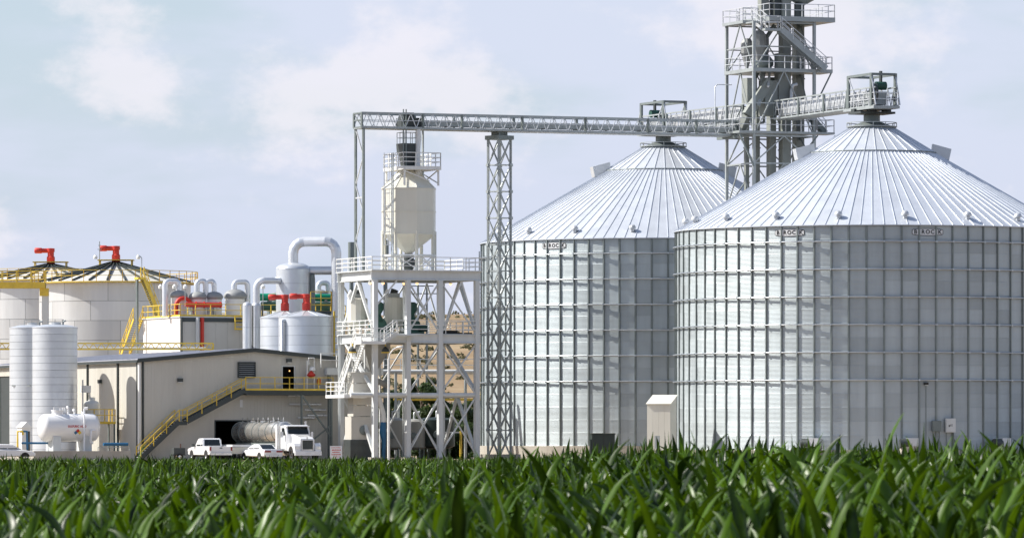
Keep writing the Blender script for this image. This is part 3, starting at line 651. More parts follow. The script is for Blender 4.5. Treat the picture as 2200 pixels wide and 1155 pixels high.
for x in (0.0, PW): MB().tube([(x, 0, Z3), (x, PD, Z3)], 0.2, 10).build('pipe_strut', 'grey_paint', pt)
def br(p, q, w=0.13): MB().bar(p, q, w, w*0.9).build('brace', 'grey_paint', pt)
for y in (0.0, PD):
    for i, (a, c) in enumerate(zip(xs[:-1], xs[1:])):
        if y == 0 and i == 0: br((a+.1, y, ZD-0.9-2.2), (a+2.0, y, ZD-0.9)); continue
        if i == 1: br((a, y, ZD-0.9), (c, y, Z2)); br((a, y, Z2), (c, y, ZD-0.9))
        else: br((a, y, ZD-0.9), (c, y, Z2)); m_ = (a+c)/2+0.3; br((m_, y, ZD-0.9), (a+0.15, y, Z2)); br((m_, y, ZD-0.9), (c, y, Z2))
        if y > 0 or i == 1: br((a, y, Z3), (c, y, Z2-0.8))
        if i == 2: br((a, y, Z2-0.8), (c, y, Z3)); br((c, y, Z2-0.8), (a, y, Z3+.1)) if y == 0 else None
        br((a, y, 0.5), (c, y, Z3)); br((a, y, Z3), (c, y, 0.4))
for x in (0.0, PW):
    m_ = PD/2
    br((x, m_, ZD-0.9), (x, 0.1, Z2), 0.22); br((x, m_, ZD-0.9), (x, PD-.1, Z2), 0.22)
    br((x, 0.1, Z2-5.0), (x, PD*0.85, Z2-0.8), 0.26); br((x, 0.1, 0.4), (x, m_+0.5, Z3), 0.26); br((x, PD-.1, 0.4), (x, m_+0.5, Z3), 0.22)
# stair from the side landing up to the middle deck, and a short flight on the front
B(-2.4, -0.35, 1.0, 5.6, Z3-0.25, Z3+0.02).build('landing', 'white_paint', pt)
r_ = MB(); rail(r_, [(-0.45, 5.55, Z3), (-2.35, 5.55, Z3), (-2.35, 1.05, Z3)], 1.1, 1.2, 0.06, rails=(1.0, 0.66, 0.33)); r_.build('railing', 'white_paint', pt)
stair(pt, (-1.55, 4.6, Z3), (-1.55, 0.4, Z2-0.7), 0.85, (1, 0, 0), 'white_paint', 'grey_paint', 'white_paint', str_h=0.3, rt=0.07)
B(-1.7, 0.55, -1.25, 0.4, Z2-0.95, Z2-0.7).build('landing', 'white_paint', pt)
r_ = MB(); rail(r_, [(-1.65, 0.3, Z2-.7), (-1.65, -1.2, Z2-.7), (0.4, -1.2, Z2-.7)], 1.1, 1.1, 0.06, rails=(1.0, 0.66, 0.33)); r_.build('railing', 'white_paint', pt)
stair(pt, (0.4, -1.2, Z2-0.75), (PF.lx(842), -1.2, Z2), 0.9, (0, 1, 0), 'grey_paint', 'grey_paint', 'white_paint', str_h=0.32, rt=0.07)
MB().bar((PF.lx(842)-0.05, -0.75, Z2-0.16), (PW*0.35, -0.75, Z2-0.16), 0.9, 0.12).build('landing', 'grey_paint', pt)
# ladder hooped up the far right side, hatch, small lights
la = MB()
for s in (0, 0.5): la.bar((PW+.6, 0.4+s, Z2), (PW+.6, 0.4+s, ZD+1.7), 0.07)
for z in np.arange(Z2, ZD+1.6, 0.35): la.bar((PW+.6, 0.4, z), (PW+.6, 0.9, z), 0.04)
la.build('ladder', 'galv_mid', pt)
for x in (PF.lx(795, 1.0), PF.lx(823, 1.0), PF.lx(868, 1.0), PF.lx(896, 1.0), PF.lx(968, 1.0)):
    l = MB(); l.lathe([(0.13, 0.12), (0.13, 0.25), (0.05, 0.3)], 10, c=(x, 1.0, ZD-1.2)); lo = l.build('lamp', 'grey_paint', pt)
    g = MB(); dome(g, 0.13, -0.16, (x, 1.0, ZD-1.08), 10, 3); g.build('lit_globe', 'lamp_glow', lo)
# ================================================================ machines on and under the platform tower
def on_pt(lx, ly): return PF.world(lx, ly)
def filter_unit(px, ly, label, w=1.6, h=2.9):
    lx = PF.lx(px, ly); x, y = on_pt(lx, ly)
    f = thing('dust_filter', label, 'dust filter', x, y, Z2, PHI, 'dust filters on the middle deck')
    b = MB(); b.lathe([(0.3, 0.5), (w/2, 1.0), (w/2, h), (w/2*0.9, h+0.1), (0.01, h+0.12)], 12, smooth=False); b.build('filter_housing', 'cream_paint', f)
    for a in range(4): MB().bar((w*0.4*math.cos(a*math.pi/2+.78), w*0.4*math.sin(a*math.pi/2+.78), 0), (w*0.4*math.cos(a*math.pi/2+.78), w*0.4*math.sin(a*math.pi/2+.78), 1.1), 0.12).build('leg', 'cream_paint', f)
    MB().tube([(0, 0, h), (0, 0, h+0.5), (0.1, 0, h+0.75)], 0.32, 10).build('outlet', 'dark_machine', f)
    B(-0.45, 0.35, -0.55, 0.4, h+0.1, h+0.45).build('fan_box', 'galv_mid', f)
    MB().tube([(-0.55, -0.2, h-0.3), (-0.85, -0.2, h+0.3), (-0.6, -0.2, h+0.7)], 0.2, 8).build('inlet_pipe', 'white_paint', f)
    return f
filter_unit(768, 6.0, 'cream round dust filter above the stair landing on the middle deck', 1.75, 3.0)
filter_unit(846, 5.6, 'cream round dust filter behind the short white stair flight', 1.6, 3.1)
def mill(px, ly, label):
    lx = PF.lx(px, ly); x, y = on_pt(lx, ly)
    f = thing('hammer_mill', label, 'mill', x, y, Z2, PHI, 'green hammer mills on the middle deck')
    b = MB(); b.lathe([(0.01, -0.6), (0.62, -0.6), (0.68, -0.2), (0.68, 0.4), (0.01, 0.4)], 16); o = b.build('mill_drum', 'dark_green', f); o.location = (0, 0, 0.75); o.rotation_euler = (R(90), 0, 0)
    n = MB(); n.lathe([(0.55, 1.1), (0.28, 1.6), (0.28, 1.75), (0.5, 2.1), (0.5, 2.6), (0.3, 2.75), (0.01, 2.75)], 12); n.build('feed_throat', 'dark_green', f)
    B(-0.9, 0.9, -0.75, 0.75, 0, 0.22).build('mill_base', 'dark_green', f)
    m = MB(); m.lathe([(0.01, -0.5), (0.32, -0.5), (0.32, 0.5), (0.01, 0.5)], 12); o = m.build('mill_motor', 'dark_green', f); o.location = (0.95, 0, 0.55); o.rotation_euler = (0, R(90), 0)
mill(812, 4.2, 'dark green hammer mill standing beside the corner column')
mill(884, 3.6, 'dark green hammer mill between the middle columns')
x, y = on_pt(PF.lx(975, 3), 3); tag(MB().box(-1.5, 1.5, -0.5, 0.5, 0, 0.16).box(-1.3, 0.2, -0.4, 0.4, 0.16, 0.34).build('rubber_mat_stack', 'sign_black'), 'low pile of black rubber sheets lying on the middle deck', 'rubber sheet')
bpy.data.objects['rubber_mat_stack'].location = (x, y, Z2); bpy.data.objects['rubber_mat_stack'].rotation_euler = (0, 0, PHI)
for px in (757, 828):                                               # round yellow-rimmed floodlights hung below the middle deck
    lx = PF.lx(px, 1.0); x, y = on_pt(lx, 1.0)
    f = thing('flood_light', 'yellow rimmed round floodlight hung under the middle deck %s' % ('behind the white stair' if px < 800 else 'beside the street lamp'), 'floodlight', x, y, Z2-0.85, PHI, 'floodlights under the deck')
    MB().bar((0, 0, 0), (0, 0, -0.4), 0.06).build('hanger', 'yellow_paint', f)
    b = MB(); b.lathe([(0.05, 0.0), (0.3, -0.25), (0.34, -0.5), (0.3, -0.5)], 12, c=(0, 0, -0.25)); b.build('shade', 'dark_machine', f)
    b = MB(); b.lathe([(0.36, -0.5), (0.36, -0.6), (0.3, -0.6)], 12, c=(0, 0, -0.22)); b.build('rim', 'yellow_paint', f)
# collecting hoppers under the middle deck
for px, lab in ((800, 'beside the corner column'),):
    lx = PF.lx(px, 4.5); x, y = on_pt(lx, 4.5)
    f = thing('collecting_hopper', 'dull grey steel collecting hopper under the middle deck ' + lab, 'hopper', x, y, 0, PHI, 'hoppers under the middle deck')
    b = MB(); b.m = 0; frus(b, 0, 0, 0.3, 1.2, Z2-3.2, Z2-1.2); frus(b, 0, 0, 1.2, 1.2, Z2-1.2, Z2-0.75); b.build('hopper_shell', 'process_grey', f)
    MB().tube([(0, 0, Z2-3.2), (0.2, 0, Z2-3.9), (1.6, 0.3, Z2-4.4)], 0.28, 10).build('outlet_duct', 'process_grey', f)
    for a, c in ((-1.1, -1.1), (1.1, -1.1), (1.1, 1.1), (-1.1, 1.1)): MB().bar((a, c, 0), (a, c, Z2-0.9), 0.12).build('leg', 'grey_paint', f)
# steam conditioner stack at ground level
lx = PF.lx(773, 3.0); x, y = on_pt(lx, 3.0)
f = thing('blower_cabinet', 'tall stacked grey blower cabinet with round fan inlet under the tower', 'blower', x, y, 0, PHI)
B(-1.15, 1.0, -0.8, 0.9, 0, 1.75).build('cabinet_base', 'dark_machine', f)
B(-1.05, 0.9, -0.75, 0.8, 1.75, 3.7).build('fan_cabinet', 'siding', f)
for i in range(4): B(-0.85, 0.75, -0.7, 0.7, 3.74+0.95*i, 3.74+0.95*i+0.9).build('duct_section', 'siding', f)
c = MB(); c.lathe([(0.01, 0.1), (0.15, 0.1), (0.42, 0.05), (0.42, 0)], 18); o = c.build('fan_inlet', 'galv_dull', f); o.location = (0.1, -0.76, 2.55); o.rotation_euler = (R(90), 0, 0)
# process tanks standing behind the tower at ground level
def small_tank(px, Y, r, zt, label, m, legs=0.9, group=None):
    x = WX(px, Y); f = thing('process_tank', label, 'tank', x, Y, 0, 0, group)
    b = MB(); b.lathe([(0.02, legs-0.15), (r*0.7, legs-0.1), (r, legs+0.1), (r, zt-0.25), (r*0.7, zt-0.06), (0.02, zt)], 24); b.build('tank_shell', m, f)
    for i in range(4): a = i*math.pi/2+0.6; MB().bar((r*0.85*math.cos(a), r*0.85*math.sin(a), 0), (r*0.85*math.cos(a), r*0.85*math.sin(a), legs+0.2), 0.14).build('leg', 'galv_dull', f)
    MB().tube([(0, 0, zt-0.02), (0, 0, zt+0.5), (0.5, 0, zt+0.6)], 0.1, 8).build('nozzle', 'galv_bright', f)
    mh = MB(); mh.lathe([(0.01, 0.16), (0.26, 0.16), (0.3, 0)], 14); o = mh.build('manway', 'galv_dull', f); o.location = (0, -r-0.0, (legs+zt)/2-0.2); o.rotation_euler = (R(90), 0, 0)
small_tank(843, 518, 1.1, 3.7, 'dull grey round tank with manway standing behind the blue hose', 'process_grey', 1.0, 'small tanks under the platform tower')
small_tank(890, 520, 1.0, 3.6, 'dull grey round tank just left of the black tank', 'process_grey', 1.0, 'small tanks under the platform tower')
small_tank(938, 521, 1.6, 3.75, 'black round tank on short legs behind the platform columns', 'transformer_green', 1.1, 'small tanks under the platform tower')
lx = PF.lx(820, 2.2); x, y = on_pt(lx, 2.2)
f = thing('loading_hose', 'white downspout ending in a limp blue fabric loading sleeve', 'hose', x, y, 0, PHI)
MB().tube([(-0.3, 0, Z3-0.1), (0.15, 0, Z3-1.6), (0.15, 0, Z3-2.3)], 0.22, 10).build('downspout', 'white_paint', f)
MB().tube([(0.15, 0, Z3-2.3), (0.12, 0.02, Z3-3.2), (0.2, -0.04, Z3-3.9), (0.14, 0, 0.02)], [0.24, 0.3, 0.2, 0.16], 10).build('fabric_sleeve', 'blue_paint', f)
# pipe racks behind the tower
def pipe_rack(name, label, px0, px1, Y, py, r, m, posts, rails=0, posth=None):
    x0, x1 = WX(px0, Y), WX(px1, Y); z = WZ(py, Y); f = thing(name, label, 'pipe rack', x0, Y)
    for k in range(2): MB().tube([(0, k*0.5, z-k*0.15), (x1-x0, k*0.5, z-k*0.15)], r*(1-0.3*k), 8).build('pipe', m, f)
    for p in posts: MB().bar((WX(p, Y)-x0, 0.25, 0), (WX(p, Y)-x0, 0.25, z-r), 0.2).build('rack_post', 'galv_mid', f)
    if rails: r_ = MB(); rail(r_, [(0, 0.9, z), (x1-x0, 0.9, z)], 1.1, 1.7, 0.06); r_.build('railing', 'white_paint' if rails == 1 else m, f)
pipe_rack('pipe_rack', 'elevated pair of white pipes with handrail crossing behind the platform tower', 690, 1030, 530, 797, 0.16, 'grey_paint', (700, 850, 1000), 1)
f_ = Frame(700, 545, 0)
yb = thing('pipe_bridge', 'yellow pipe bridge of two chords running behind the platform tower', 'pipe bridge', WX(845, 545), 545)
zq = WZ(848, 545); Lb = WX(1040, 545)-WX(845, 545)
for dz in (0, -0.42): MB().tube([(0, 0, zq+dz), (Lb, 0, zq+dz)], 0.09, 8).build('chord', 'yellow_paint', yb)
zg = MB(); n = 14
for i in range(n): zg.bar((Lb*i/n, 0, zq), (Lb*(i+.5)/n, 0, zq-.42), 0.06); zg.bar((Lb*(i+.5)/n, 0, zq-.42), (Lb*(i+1)/n, 0, zq), 0.06)
zg.build('lattice', 'yellow_paint', yb)
for t_ in (0.06, 0.5, 0.97): MB().bar((Lb*t_, 0, 0), (Lb*t_, 0, zq-0.45), 0.18).build('rack_post', 'galv_mid', yb)
hy_ = thing('standpipe', 'yellow standpipe with white crossarm beside the right tower leg', 'standpipe', WX(990, 516), 516)
MB().tube([(0, 0, 0), (0, 0, 2.5)], 0.11, 8).build('riser', 'yellow_paint', hy_); MB().bar((-1.6, 0, 2.4), (0.2, 0, 2.4), 0.12).build('crossarm', 'white_paint', hy_)
for px, zt in ((755, WZ(520, 560)), (828, WZ(517, 562))):            # exhaust stacks rising behind the tower
    Y = 560; s = thing('exhaust_stack', 'thin galvanised exhaust stack rising behind the %s' % ('big bent silver duct' if px < 800 else 'hopper ladder'), 'stack', WX(px, Y), Y, 0, 0, 'exhaust stacks')
    MB().tube([(0, 0, 0), (0, 0, zt-1.6)], 0.2, 10).build('stack_pipe', 'galv_dull', s); MB().lathe([(0.2, zt-1.6), (0.32, zt-1.5), (0.32, zt), (0.26, zt)], 12).build('stack_head', 'galv_dull', s)
# power pole far behind, seen through the braces
Y = 620
for px, pyt in ((898, 612), (917, 612)):
    pp = thing('utility_pole', 'grey utility pole with crossarms standing far behind the tower braces', 'utility pole', WX(px, Y), Y, 0, 0, 'utility poles behind the tower'); zt = WZ(pyt, Y)
    MB().tube([(0, 0, 0), (0, 0, zt)], [0.16, 0.1], 8).build('pole', 'galv_dull', pp)
    MB().bar((-0.7, 0, zt-0.1), (0.7, 0, zt-0.1), 0.1).build('crossarm', 'galv_dull', pp); MB().bar((-0.7, 0, zt-0.9), (1.2, 0, zt-0.9), 0.1).build('crossarm', 'galv_dull', pp)
# street lamp in front of the tower
LX, LY = WX(835, 497), 497
sl = thing('street_lamp', 'slim white street lamp pole with curved arm before the platform tower', 'street lamp', LX, LY)
zt = WZ(770, LY)
MB().tube([(0, 0, 0), (0, 0, zt)], [0.12, 0.09], 10).build('pole', 'white_paint', sl)
MB().tube([(0, 0, zt-0.1), (0.1, 0, zt+0.4), (0.4, 0, zt+0.8), (0.75, 0, zt+0.95)], 0.05, 8).build('arm', 'white_paint', sl)
b = MB(); b.lathe([(0.02, 0.12), (0.16, 0.08), (0.2, 0.0), (0.12, -0.06), (0.01, -0.07)], 12); o = b.build('lamp_head', 'white_paint', sl); o.location = (0.95, 0, zt+0.95); o.scale = (1.6, 1, 1)

# ================================================================ process hall
BF = Frame(300, 506.0); BW, BL = 20.6, 42.0
ZEV = BF.z(773); XR = BW/2; ZRG = ZEV+0.92
bd = thing('process_hall', 'beige metal sided hall with low gable roof and yellow outside stair', 'building', BF.ox, BF.oy, 0, PHI)
def ztop(x): return ZEV+(ZRG-ZEV)*(1-abs(x-XR)/XR)
door = (BF.lx(463), BF.lx(463)+4.0, 0.0, BF.z(904, 7.5)); man = (BF.lx(607), BF.lx(632), BF.z(838, 14), BF.z(787, 14))
def wall_strip(x0, x1, topf, holes, th=0.1):
    b = MB(); spans = [(0.0, None)]
    cuts = [h for h in holes if h[0] < x1-1e-4 and h[1] > x0+1e-4]
    xsx = sorted({x0, x1, *[min(max(h[0], x0), x1) for h in cuts], *[min(max(h[1], x0), x1) for h in cuts]})
    for a, c in zip(xsx[:-1], xsx[1:]):
        m_ = (a+c)/2; hs = sorted((h[2], h[3]) for h in cuts if h[0] < m_ < h[1]); z = 0.0
        segs = []
        for h0, h1 in hs:
            if h0 > z+1e-3: segs.append((z, z, h0, h0))
            z = h1
        segs.append((z, z, topf(a), topf(c)))
        for (z0a, z0c, z1a, z1c) in segs:
            b.add([(a,0,z0a),(c,0,z0c),(c,th,z0c),(a,th,z0a),(a,0,z1a),(c,0,z1c),(c,th,z1c),(a,th,z1a)], [(0,3,2,1),(4,5,6,7),(0,1,5,4),(1,2,6,5),(2,3,7,6),(3,0,4,7)])
            for rx in np.arange(x0+0.15, x1, 0.3):
                if a < rx < c-0.04:
                    zz_ = topf(rx)-0.02 if z1a > ZEV-0.5 else z1a
                    b.add([(rx-.03,0,z0a),(rx+.03,0,z0a),(rx+.015,-.014,z0a),(rx-.015,-.014,z0a),(rx-.03,0,zz_),(rx+.03,0,zz_),(rx+.015,-.014,zz_),(rx-.015,-.014,zz_)], [(0,4,7,3),(3,7,6,2),(2,6,5,1)])
    return b
n = 22; dx = BW/n
for i in range(n): wall_strip(dx*i, dx*(i+1), ztop, [door, man]).build('wall_panel', 'siding', bd)
n = 42; dy = BL/n; side_door = (36.2, 41.0, 0.0, 7.6)
bw = MB()
for i in range(n):
    b = wall_strip(dy*i, dy*(i+1), lambda x: ZEV, [side_door]); b.v = [(0.0+(p[1]), p[0], p[2]) for p in b.v]; b.f = [f[::-1] for f in b.f]; b.build('wall_panel', 'siding', bd)
B(BW-0.1, BW, 0.11, BL, 0, ZEV).build('far_wall', 'siding', bd)
MB().add([(0.1, BL, 0), (BW-.11, BL, 0), (BW-.11, BL, ZEV), (XR, BL, ZRG), (0.1, BL, ZEV)], [(0, 1, 2, 3, 4)]).build('rear_wall', 'siding', bd)
for s in (0, 1):                                                    # standing-seam roof sheets
    xa, xb = (-0.25, XR) if s == 0 else (BW+0.25, XR); za = ZEV-0.25*(ZRG-ZEV)/XR; za += 0.05; zb_ = ZRG+0.05
    for i in range(28):
        y0 = -0.3+i*(BL+0.6)/28; y1 = -0.3+(i+1)*(BL+0.6)/28; b = MB()
        b.add([(xa,y0,za),(xb,y0,zb_),(xb,y1,zb_),(xa,y1,za),(xa,y0,za+.06),(xb,y0,zb_+.06),(xb,y1,zb_+.06),(xa,y1,za+.06)], [(0,1,2,3),(7,6,5,4),(0,4,5,1),(1,5,6,2),(2,6,7,3),(3,7,4,0)])
        b.bar((xa, y0+0.03, za+.09), (xb, y0+0.03, zb_+.09), 0.05, 0.07); b.build('roof_sheet', 'roof_sheet', bd)
for s in (0, 1):
    xa = -0.27 if s == 0 else BW+0.27
    MB().bar((xa, -0.34, ZEV-0.05), (XR, -0.34, ZRG+0.0), 0.06, 0.32).build('rake_trim', 'trim_dark', bd)
MB().bar((-0.29, -0.3, ZEV-0.1), (-0.29, BL+0.3, ZEV-0.1), 0.1, 0.22).build('gutter', 'trim_dark', bd)
for y in (0.35, BF.ly(255), BF.ly(190), 18, 27, 35.5):
    MB().bar((-0.1, y, 0.3), (-0.1, y, ZEV-0.15), 0.13).build('downspout', 'trim_dark', bd)
MB().bar((-0.05, -0.05, 0.1), (-0.05, -0.05, ZEV-0.1), 0.2).build('corner_trim', 'white_paint', bd)
MB().bar((0.28, -0.06, 0.1), (0.28, -0.06, ztop(0.3)-0.1), 0.12).build('downspout', 'trim_dark', bd)
B(-0.2, BW+0.2, -0.2, BL+.2, -0.15, 0.15).build('slab', 'concrete', bd)
# door frames, louvre, lights, placards on the gable
fr = MB(); fr.box(door[0]-.1, door[0], -.06, .12, 0.15, door[3]); fr.box(door[1], door[1]+.1, -.06, .12, 0.15, door[3]); fr.box(door[0]-.1, door[1]+.1, -.06, .12, door[3], door[3]+.1); fr.build('door_frame', 'trim_dark', bd)
fr = MB(); fr.box(man[0]-.07, man[0], -.05, .12, man[2], man[3]); fr.box(man[1], man[1]+.07, -.05, .12, man[2], man[3]); fr.box(man[0]-.07, man[1]+.07, -.05, .12, man[3], man[3]+.07); fr.build('door_frame', 'grey_paint', bd)
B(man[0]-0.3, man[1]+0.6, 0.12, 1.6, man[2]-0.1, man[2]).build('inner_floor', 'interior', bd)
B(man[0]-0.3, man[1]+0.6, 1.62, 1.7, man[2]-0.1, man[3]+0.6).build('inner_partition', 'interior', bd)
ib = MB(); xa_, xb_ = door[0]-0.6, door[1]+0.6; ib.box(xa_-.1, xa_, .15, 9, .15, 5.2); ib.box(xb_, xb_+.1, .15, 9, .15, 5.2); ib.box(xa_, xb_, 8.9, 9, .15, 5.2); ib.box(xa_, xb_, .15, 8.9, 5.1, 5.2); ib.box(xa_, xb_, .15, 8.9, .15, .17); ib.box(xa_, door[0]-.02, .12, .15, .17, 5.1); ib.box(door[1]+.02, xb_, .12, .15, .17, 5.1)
ib.build('bay_shade_box', 'interior', bd)  # black box added inside the bay, its colour stands for deep shade
B(0.12, 0.2, side_door[0], side_door[1], .16, side_door[3]).build('doorway_shade_panel', 'trim_dark', bd)  # dark panel put in the open doorway to paint its shade
x = BF.lx(627); l = MB(); dome(l, 0.06, 0.06, (x, 0.6, BF.z(796, x)), 10, 3); dome(l, 0.06, -0.06, (x, 0.6, BF.z(796, x)), 10, 3); l.build('indoor_lamp', 'lamp_glow', bd)
x0, x1, z0, z1 = BF.lx(510), BF.lx(548), BF.z(811, 9), BF.z(777, 9)
lv = MB(); lv.box(x0, x0+.09, -.22, 0, z0, z1); lv.box(x1-.09, x1, -.22, 0, z0, z1); lv.box(x0+.09, x1-.09, -.22, 0, z0, z0+.09); lv.box(x0+.09, x1-.09, -.22, 0, z1-.09, z1); lo = lv.build('louvre_frame', 'trim_dark', bd)
B(x0+.09, x1-.09, -.04, -.005, z0+.09, z1-.09).build('louvre_back', 'interior', lo)
nb = 7
for i in range(nb):
    z = z0+.14+(z1-z0-.24)*i/(nb-1)*0.95; MB().bar((x0+.1, -.13, z), (x1-.1, -.13, z), 0.13, 0.03, up=(0, -0.6, 0.8)).build('louvre_blade', 'galv_mid', lo)
def wall_pack(x, z, face=0):
    b = MB(); b.box(-0.22, 0.22, -0.28, -0.002, -0.1, 0.2); o = b.build('wall_light', 'trim_dark', bd)
    g = B(-0.18, 0.18, -0.25, -0.06, -0.18, -0.1).build('light_lens', 'grey_paint', o)
    o.location = (x, 0, z) if face == 0 else (-0.02, x, z)
    if face: o.rotation_euler = (0, 0, R(-90))
x = BF.lx(386); wall_pack(x, BF.z(817, x)); x = BF.lx(620); wall_pack(x, BF.z(775, x)); y = BF.ly(218); wall_pack(y, BF.z(820, 0, y), 1)
x = BF.lx(518); B(x-.12, x+.12, -.06, -.036, BF.z(874, x), BF.z(858, x)).build('placard', 'sign_white', bd)
# yellow stair and landing along the gable
ZL = BF.z(838, 12); xa, xb, xc, xd = BF.lx(302, -1.5), BF.lx(385, -1.5), BF.lx(402, -1.5), BF.lx(528, -1.5); xe = BF.lx(716, -1.5)
ZM = BF.z(905, 5)
stair(bd, (xa, -1.5, 0.15), (xb, -1.5, ZM), 1.1, (0, 1, 0), 'trim_dark', 'grey_paint', 'yellow_paint', str_h=0.42, rt=0.06)
B(xb, xc, -1.5, -0.4, ZM-0.3, ZM).build('landing', 'trim_dark', bd)
r_ = MB(); rail(r_, [(xb, -1.5, ZM), (xc, -1.5, ZM)], 1.0, 1.0, 0.06); r_.build('railing', 'yellow_paint', bd)
stair(bd, (xc, -1.5, ZM), (xd, -1.5, ZL), 1.1, (0, 1, 0), 'trim_dark', 'grey_paint', 'yellow_paint', str_h=0.42, rt=0.06)
B(xd, xe, -1.5, -0.05, ZL-0.42, ZL).build('landing', 'trim_dark', bd)
B(xd, xe, -1.54, -1.5, ZL-0.02, ZL+0.14).build('kick_plate', 'yellow_paint', bd)
r_ = MB(); rail(r_, [(xd, -1.46, ZL), (xe, -1.46, ZL)], 1.1, 1.35, 0.06, rails=(1.0, 0.52)); r_.build('railing', 'yellow_paint', bd)
for px in (648, 712):
    x = BF.lx(px, -1.4); MB().bar((x, -1.4, 0.1), (x, -1.4, ZL-0.42), 0.14).build('landing_post', 'galv_dull', bd)
x0, x1 = BF.lx(650, -1.4), BF.lx(711, -1.4); MB().bar((x0, -1.4, ZL-0.5), (x1, -1.4, 2.0), 0.12).build('landing_brace', 'galv_dull', bd); MB().bar((x0, -1.4, 1.0), (x1, -1.4, 3.0), 0.12).build('landing_brace', 'galv_dull', bd)
for px0, px1, py in ((618, 652, 849), (622, 690, 868), (655, 700, 880), (640, 676, 897), (660, 706, 892)):
    x0, x1 = BF.lx(px0, -.3), BF.lx(px1, -.3); z = BF.z(py, x0); MB().tube([(x0, -.3, z), (x1, -.3, z)], 0.09, 8).build('wall_pipe', 'silver_pipe', bd)
# small safety shower and valves standing on the landing
lx = BF.lx(668, -0.6); x, y = BF.world(lx, -0.6)
f = thing('safety_shower', 'red and white safety shower with pipe frame on the yellow landing', 'safety shower', x, y, ZL, PHI)
fb = MB(); fb.tube([(-0.35, 0, 0), (-0.35, 0, 2.6)], 0.06, 6); fb.tube([(0.3, 0, 0), (0.3, 0, 2.8), (-0.2, 0, 2.8), (-0.2, 0, 2.2)], 0.06, 6); fb.build('pipe_frame', 'white_paint', f)
b = MB(); b.lathe([(0.02, 0.5), (0.4, 0.1), (0.36, 0.0), (0.02, -0.2)], 12, c=(0, -0.05, 1.25)); b.build('bowl', 'red_paint', f)
b = MB(); b.lathe([(0.02, 0.35), (0.25, 0.25), (0.3, 0.0)], 12, c=(0.12, -0.02, 1.72)); b.build('shower_head', 'white_paint', f)
lx = BF.lx(685, -0.7); x, y = BF.world(lx, -0.7)
f = thing('valve_post', 'orange valve actuator on a short post on the yellow landing', 'valve', x, y, ZL, PHI)
MB().tube([(0, 0, 0), (0, 0, 0.5)], 0.07, 8).build('post', 'white_paint', f); b = MB(); b.lathe([(0.05, 0.45), (0.2, 0.55), (0.2, 0.95), (0.08, 1.05)], 12); b.build('actuator', 'orange_lens', f)
# pipe run between hall and tower
lx = BF.lx(700, -0.5); x, y = BF.world(lx, -0.5)
f = thing('duct_bridge', 'grey box duct with white handrail bridging from hall to tower', 'duct', x, y, 0, PHI); z = BF.z(805, lx)
B(0, 5.2, -0.35, 0.35, z, z+0.6).build('duct', 'grey_paint', f); r_ = MB(); rail(r_, [(-0.6, -0.4, z+0.65), (5.2, -0.4, z+0.65)], 1.2, 1.6, 0.07); r_.build('railing', 'white_paint', f)
for q in (0.3, 4.6): MB().bar((q, 0, 0), (q, 0, z), 0.2).build('duct_post', 'galv_dull', f)
# ================================================================ fermentation tanks
def mixer(root, x, y, z, s=1.0, mirror=-1, ang=0.0):
    g = MB(); g.lathe([(0.36*s, 0), (0.42*s, 0.05*s), (0.42*s, 0.75*s), (0.33*s, 0.85*s), (0.33*s, 1.25*s), (0.4*s, 1.3*s), (0.4*s, 1.65*s), (0.01, 1.68*s)], 16); o = g.build('mixer', 'red_paint', root); o.location = (x, y, z); o.rotation_euler = (0, 0, ang)
    m = MB(); m.tube([(-0.3*s, 0, 1.42*s), (-0.9*s, 0, 1.42*s), (-0.95*s, 0, 1.42*s), (-1.6*s, 0, 1.42*s), (-1.68*s, 0, 1.42*s)], [0.24*s, 0.24*s, 0.3*s, 0.3*s, 0.2*s], 12); m.build('mixer_motor', 'red_paint', o)
    return o
def ferment_tank(px, Y, r, ze, za, label):
    x = WX(px, Y); t = thing('fermentation_tank', label, 'tank', x, Y, 0, 0, 'fermentation tanks')
    nc, npl = 9, 10; hc = ze/nc; me = []
    d = 2*math.pi/npl
    b = MB(); b.lathe([(r-0.05, 0.012), (r, 0.016), (r, hc-0.02), (r-0.05, hc-0.016)], 10, -d/2+0.0022, d/2-0.0022); PL = b.mesh('tank_plate', 'tank_plate')
    for c in range(nc):
        for k in range(npl): put('tank_plate', PL, t, (0, 0, hc*c), d*(k+0.37*(c % 3))+R(-100))
    b = MB(); b.lathe([(r-0.06, 0), (r-0.06, ze)], 48); b.build('tank_shell', 'galv_dull', t)
    b = MB(); b.lathe([(r+0.05, ze-0.03), (r+0.05, ze+0.03), (0.4, za)], 64); b.build('tank_roof', 'tank_roof', t)
    for k in range(26):
        a = 2*math.pi*(k+0.35)/26; c_, s_ = math.cos(a), math.sin(a)
        MB().bar(((r-0.02)*c_, (r-0.02)*s_, ze+0.12), (0.5*c_, 0.5*s_, za+0.10), 0.13, 0.2).build('roof_rafter', 'rib_dark', t)
    e = MB(); e.lathe([(r, ze-0.12), (r+0.75, ze-0.12), (r+0.75, ze-0.02), (r, ze-0.02)], 64); e.build('eave_walkway', 'yellow_paint', t)
    n = 40; P = [((r+0.7)*math.cos(2*math.pi*i/n), (r+0.7)*math.sin(2*math.pi*i/n), ze-0.02) for i in range(n)]
    r_ = MB(); rail(r_, P, 1.1, 1.25, 0.055, closed=True); r_.build('railing', 'yellow_paint', t)
    p = MB(); p.box(-1.7, 1.9, -1.0, 1.0, za+0.30, za+0.38)
    for sx in (-1.5, 1.7):
        for sy in (-.8, .8): p.bar((sx, sy, za-0.35), (sx, sy, za+0.35), 0.09)
    p.build('mixer_platform', 'yellow_paint', t)
    mixer(t, 0.1, 0, za+0.1, 1.0)
    return t
t2 = ferment_tank(247, 590, 7.55, WZ(608, 590), WZ(566, 590), 'fermentation tank with dark ribbed cone roof joined by yellow stair to the evaporator house')
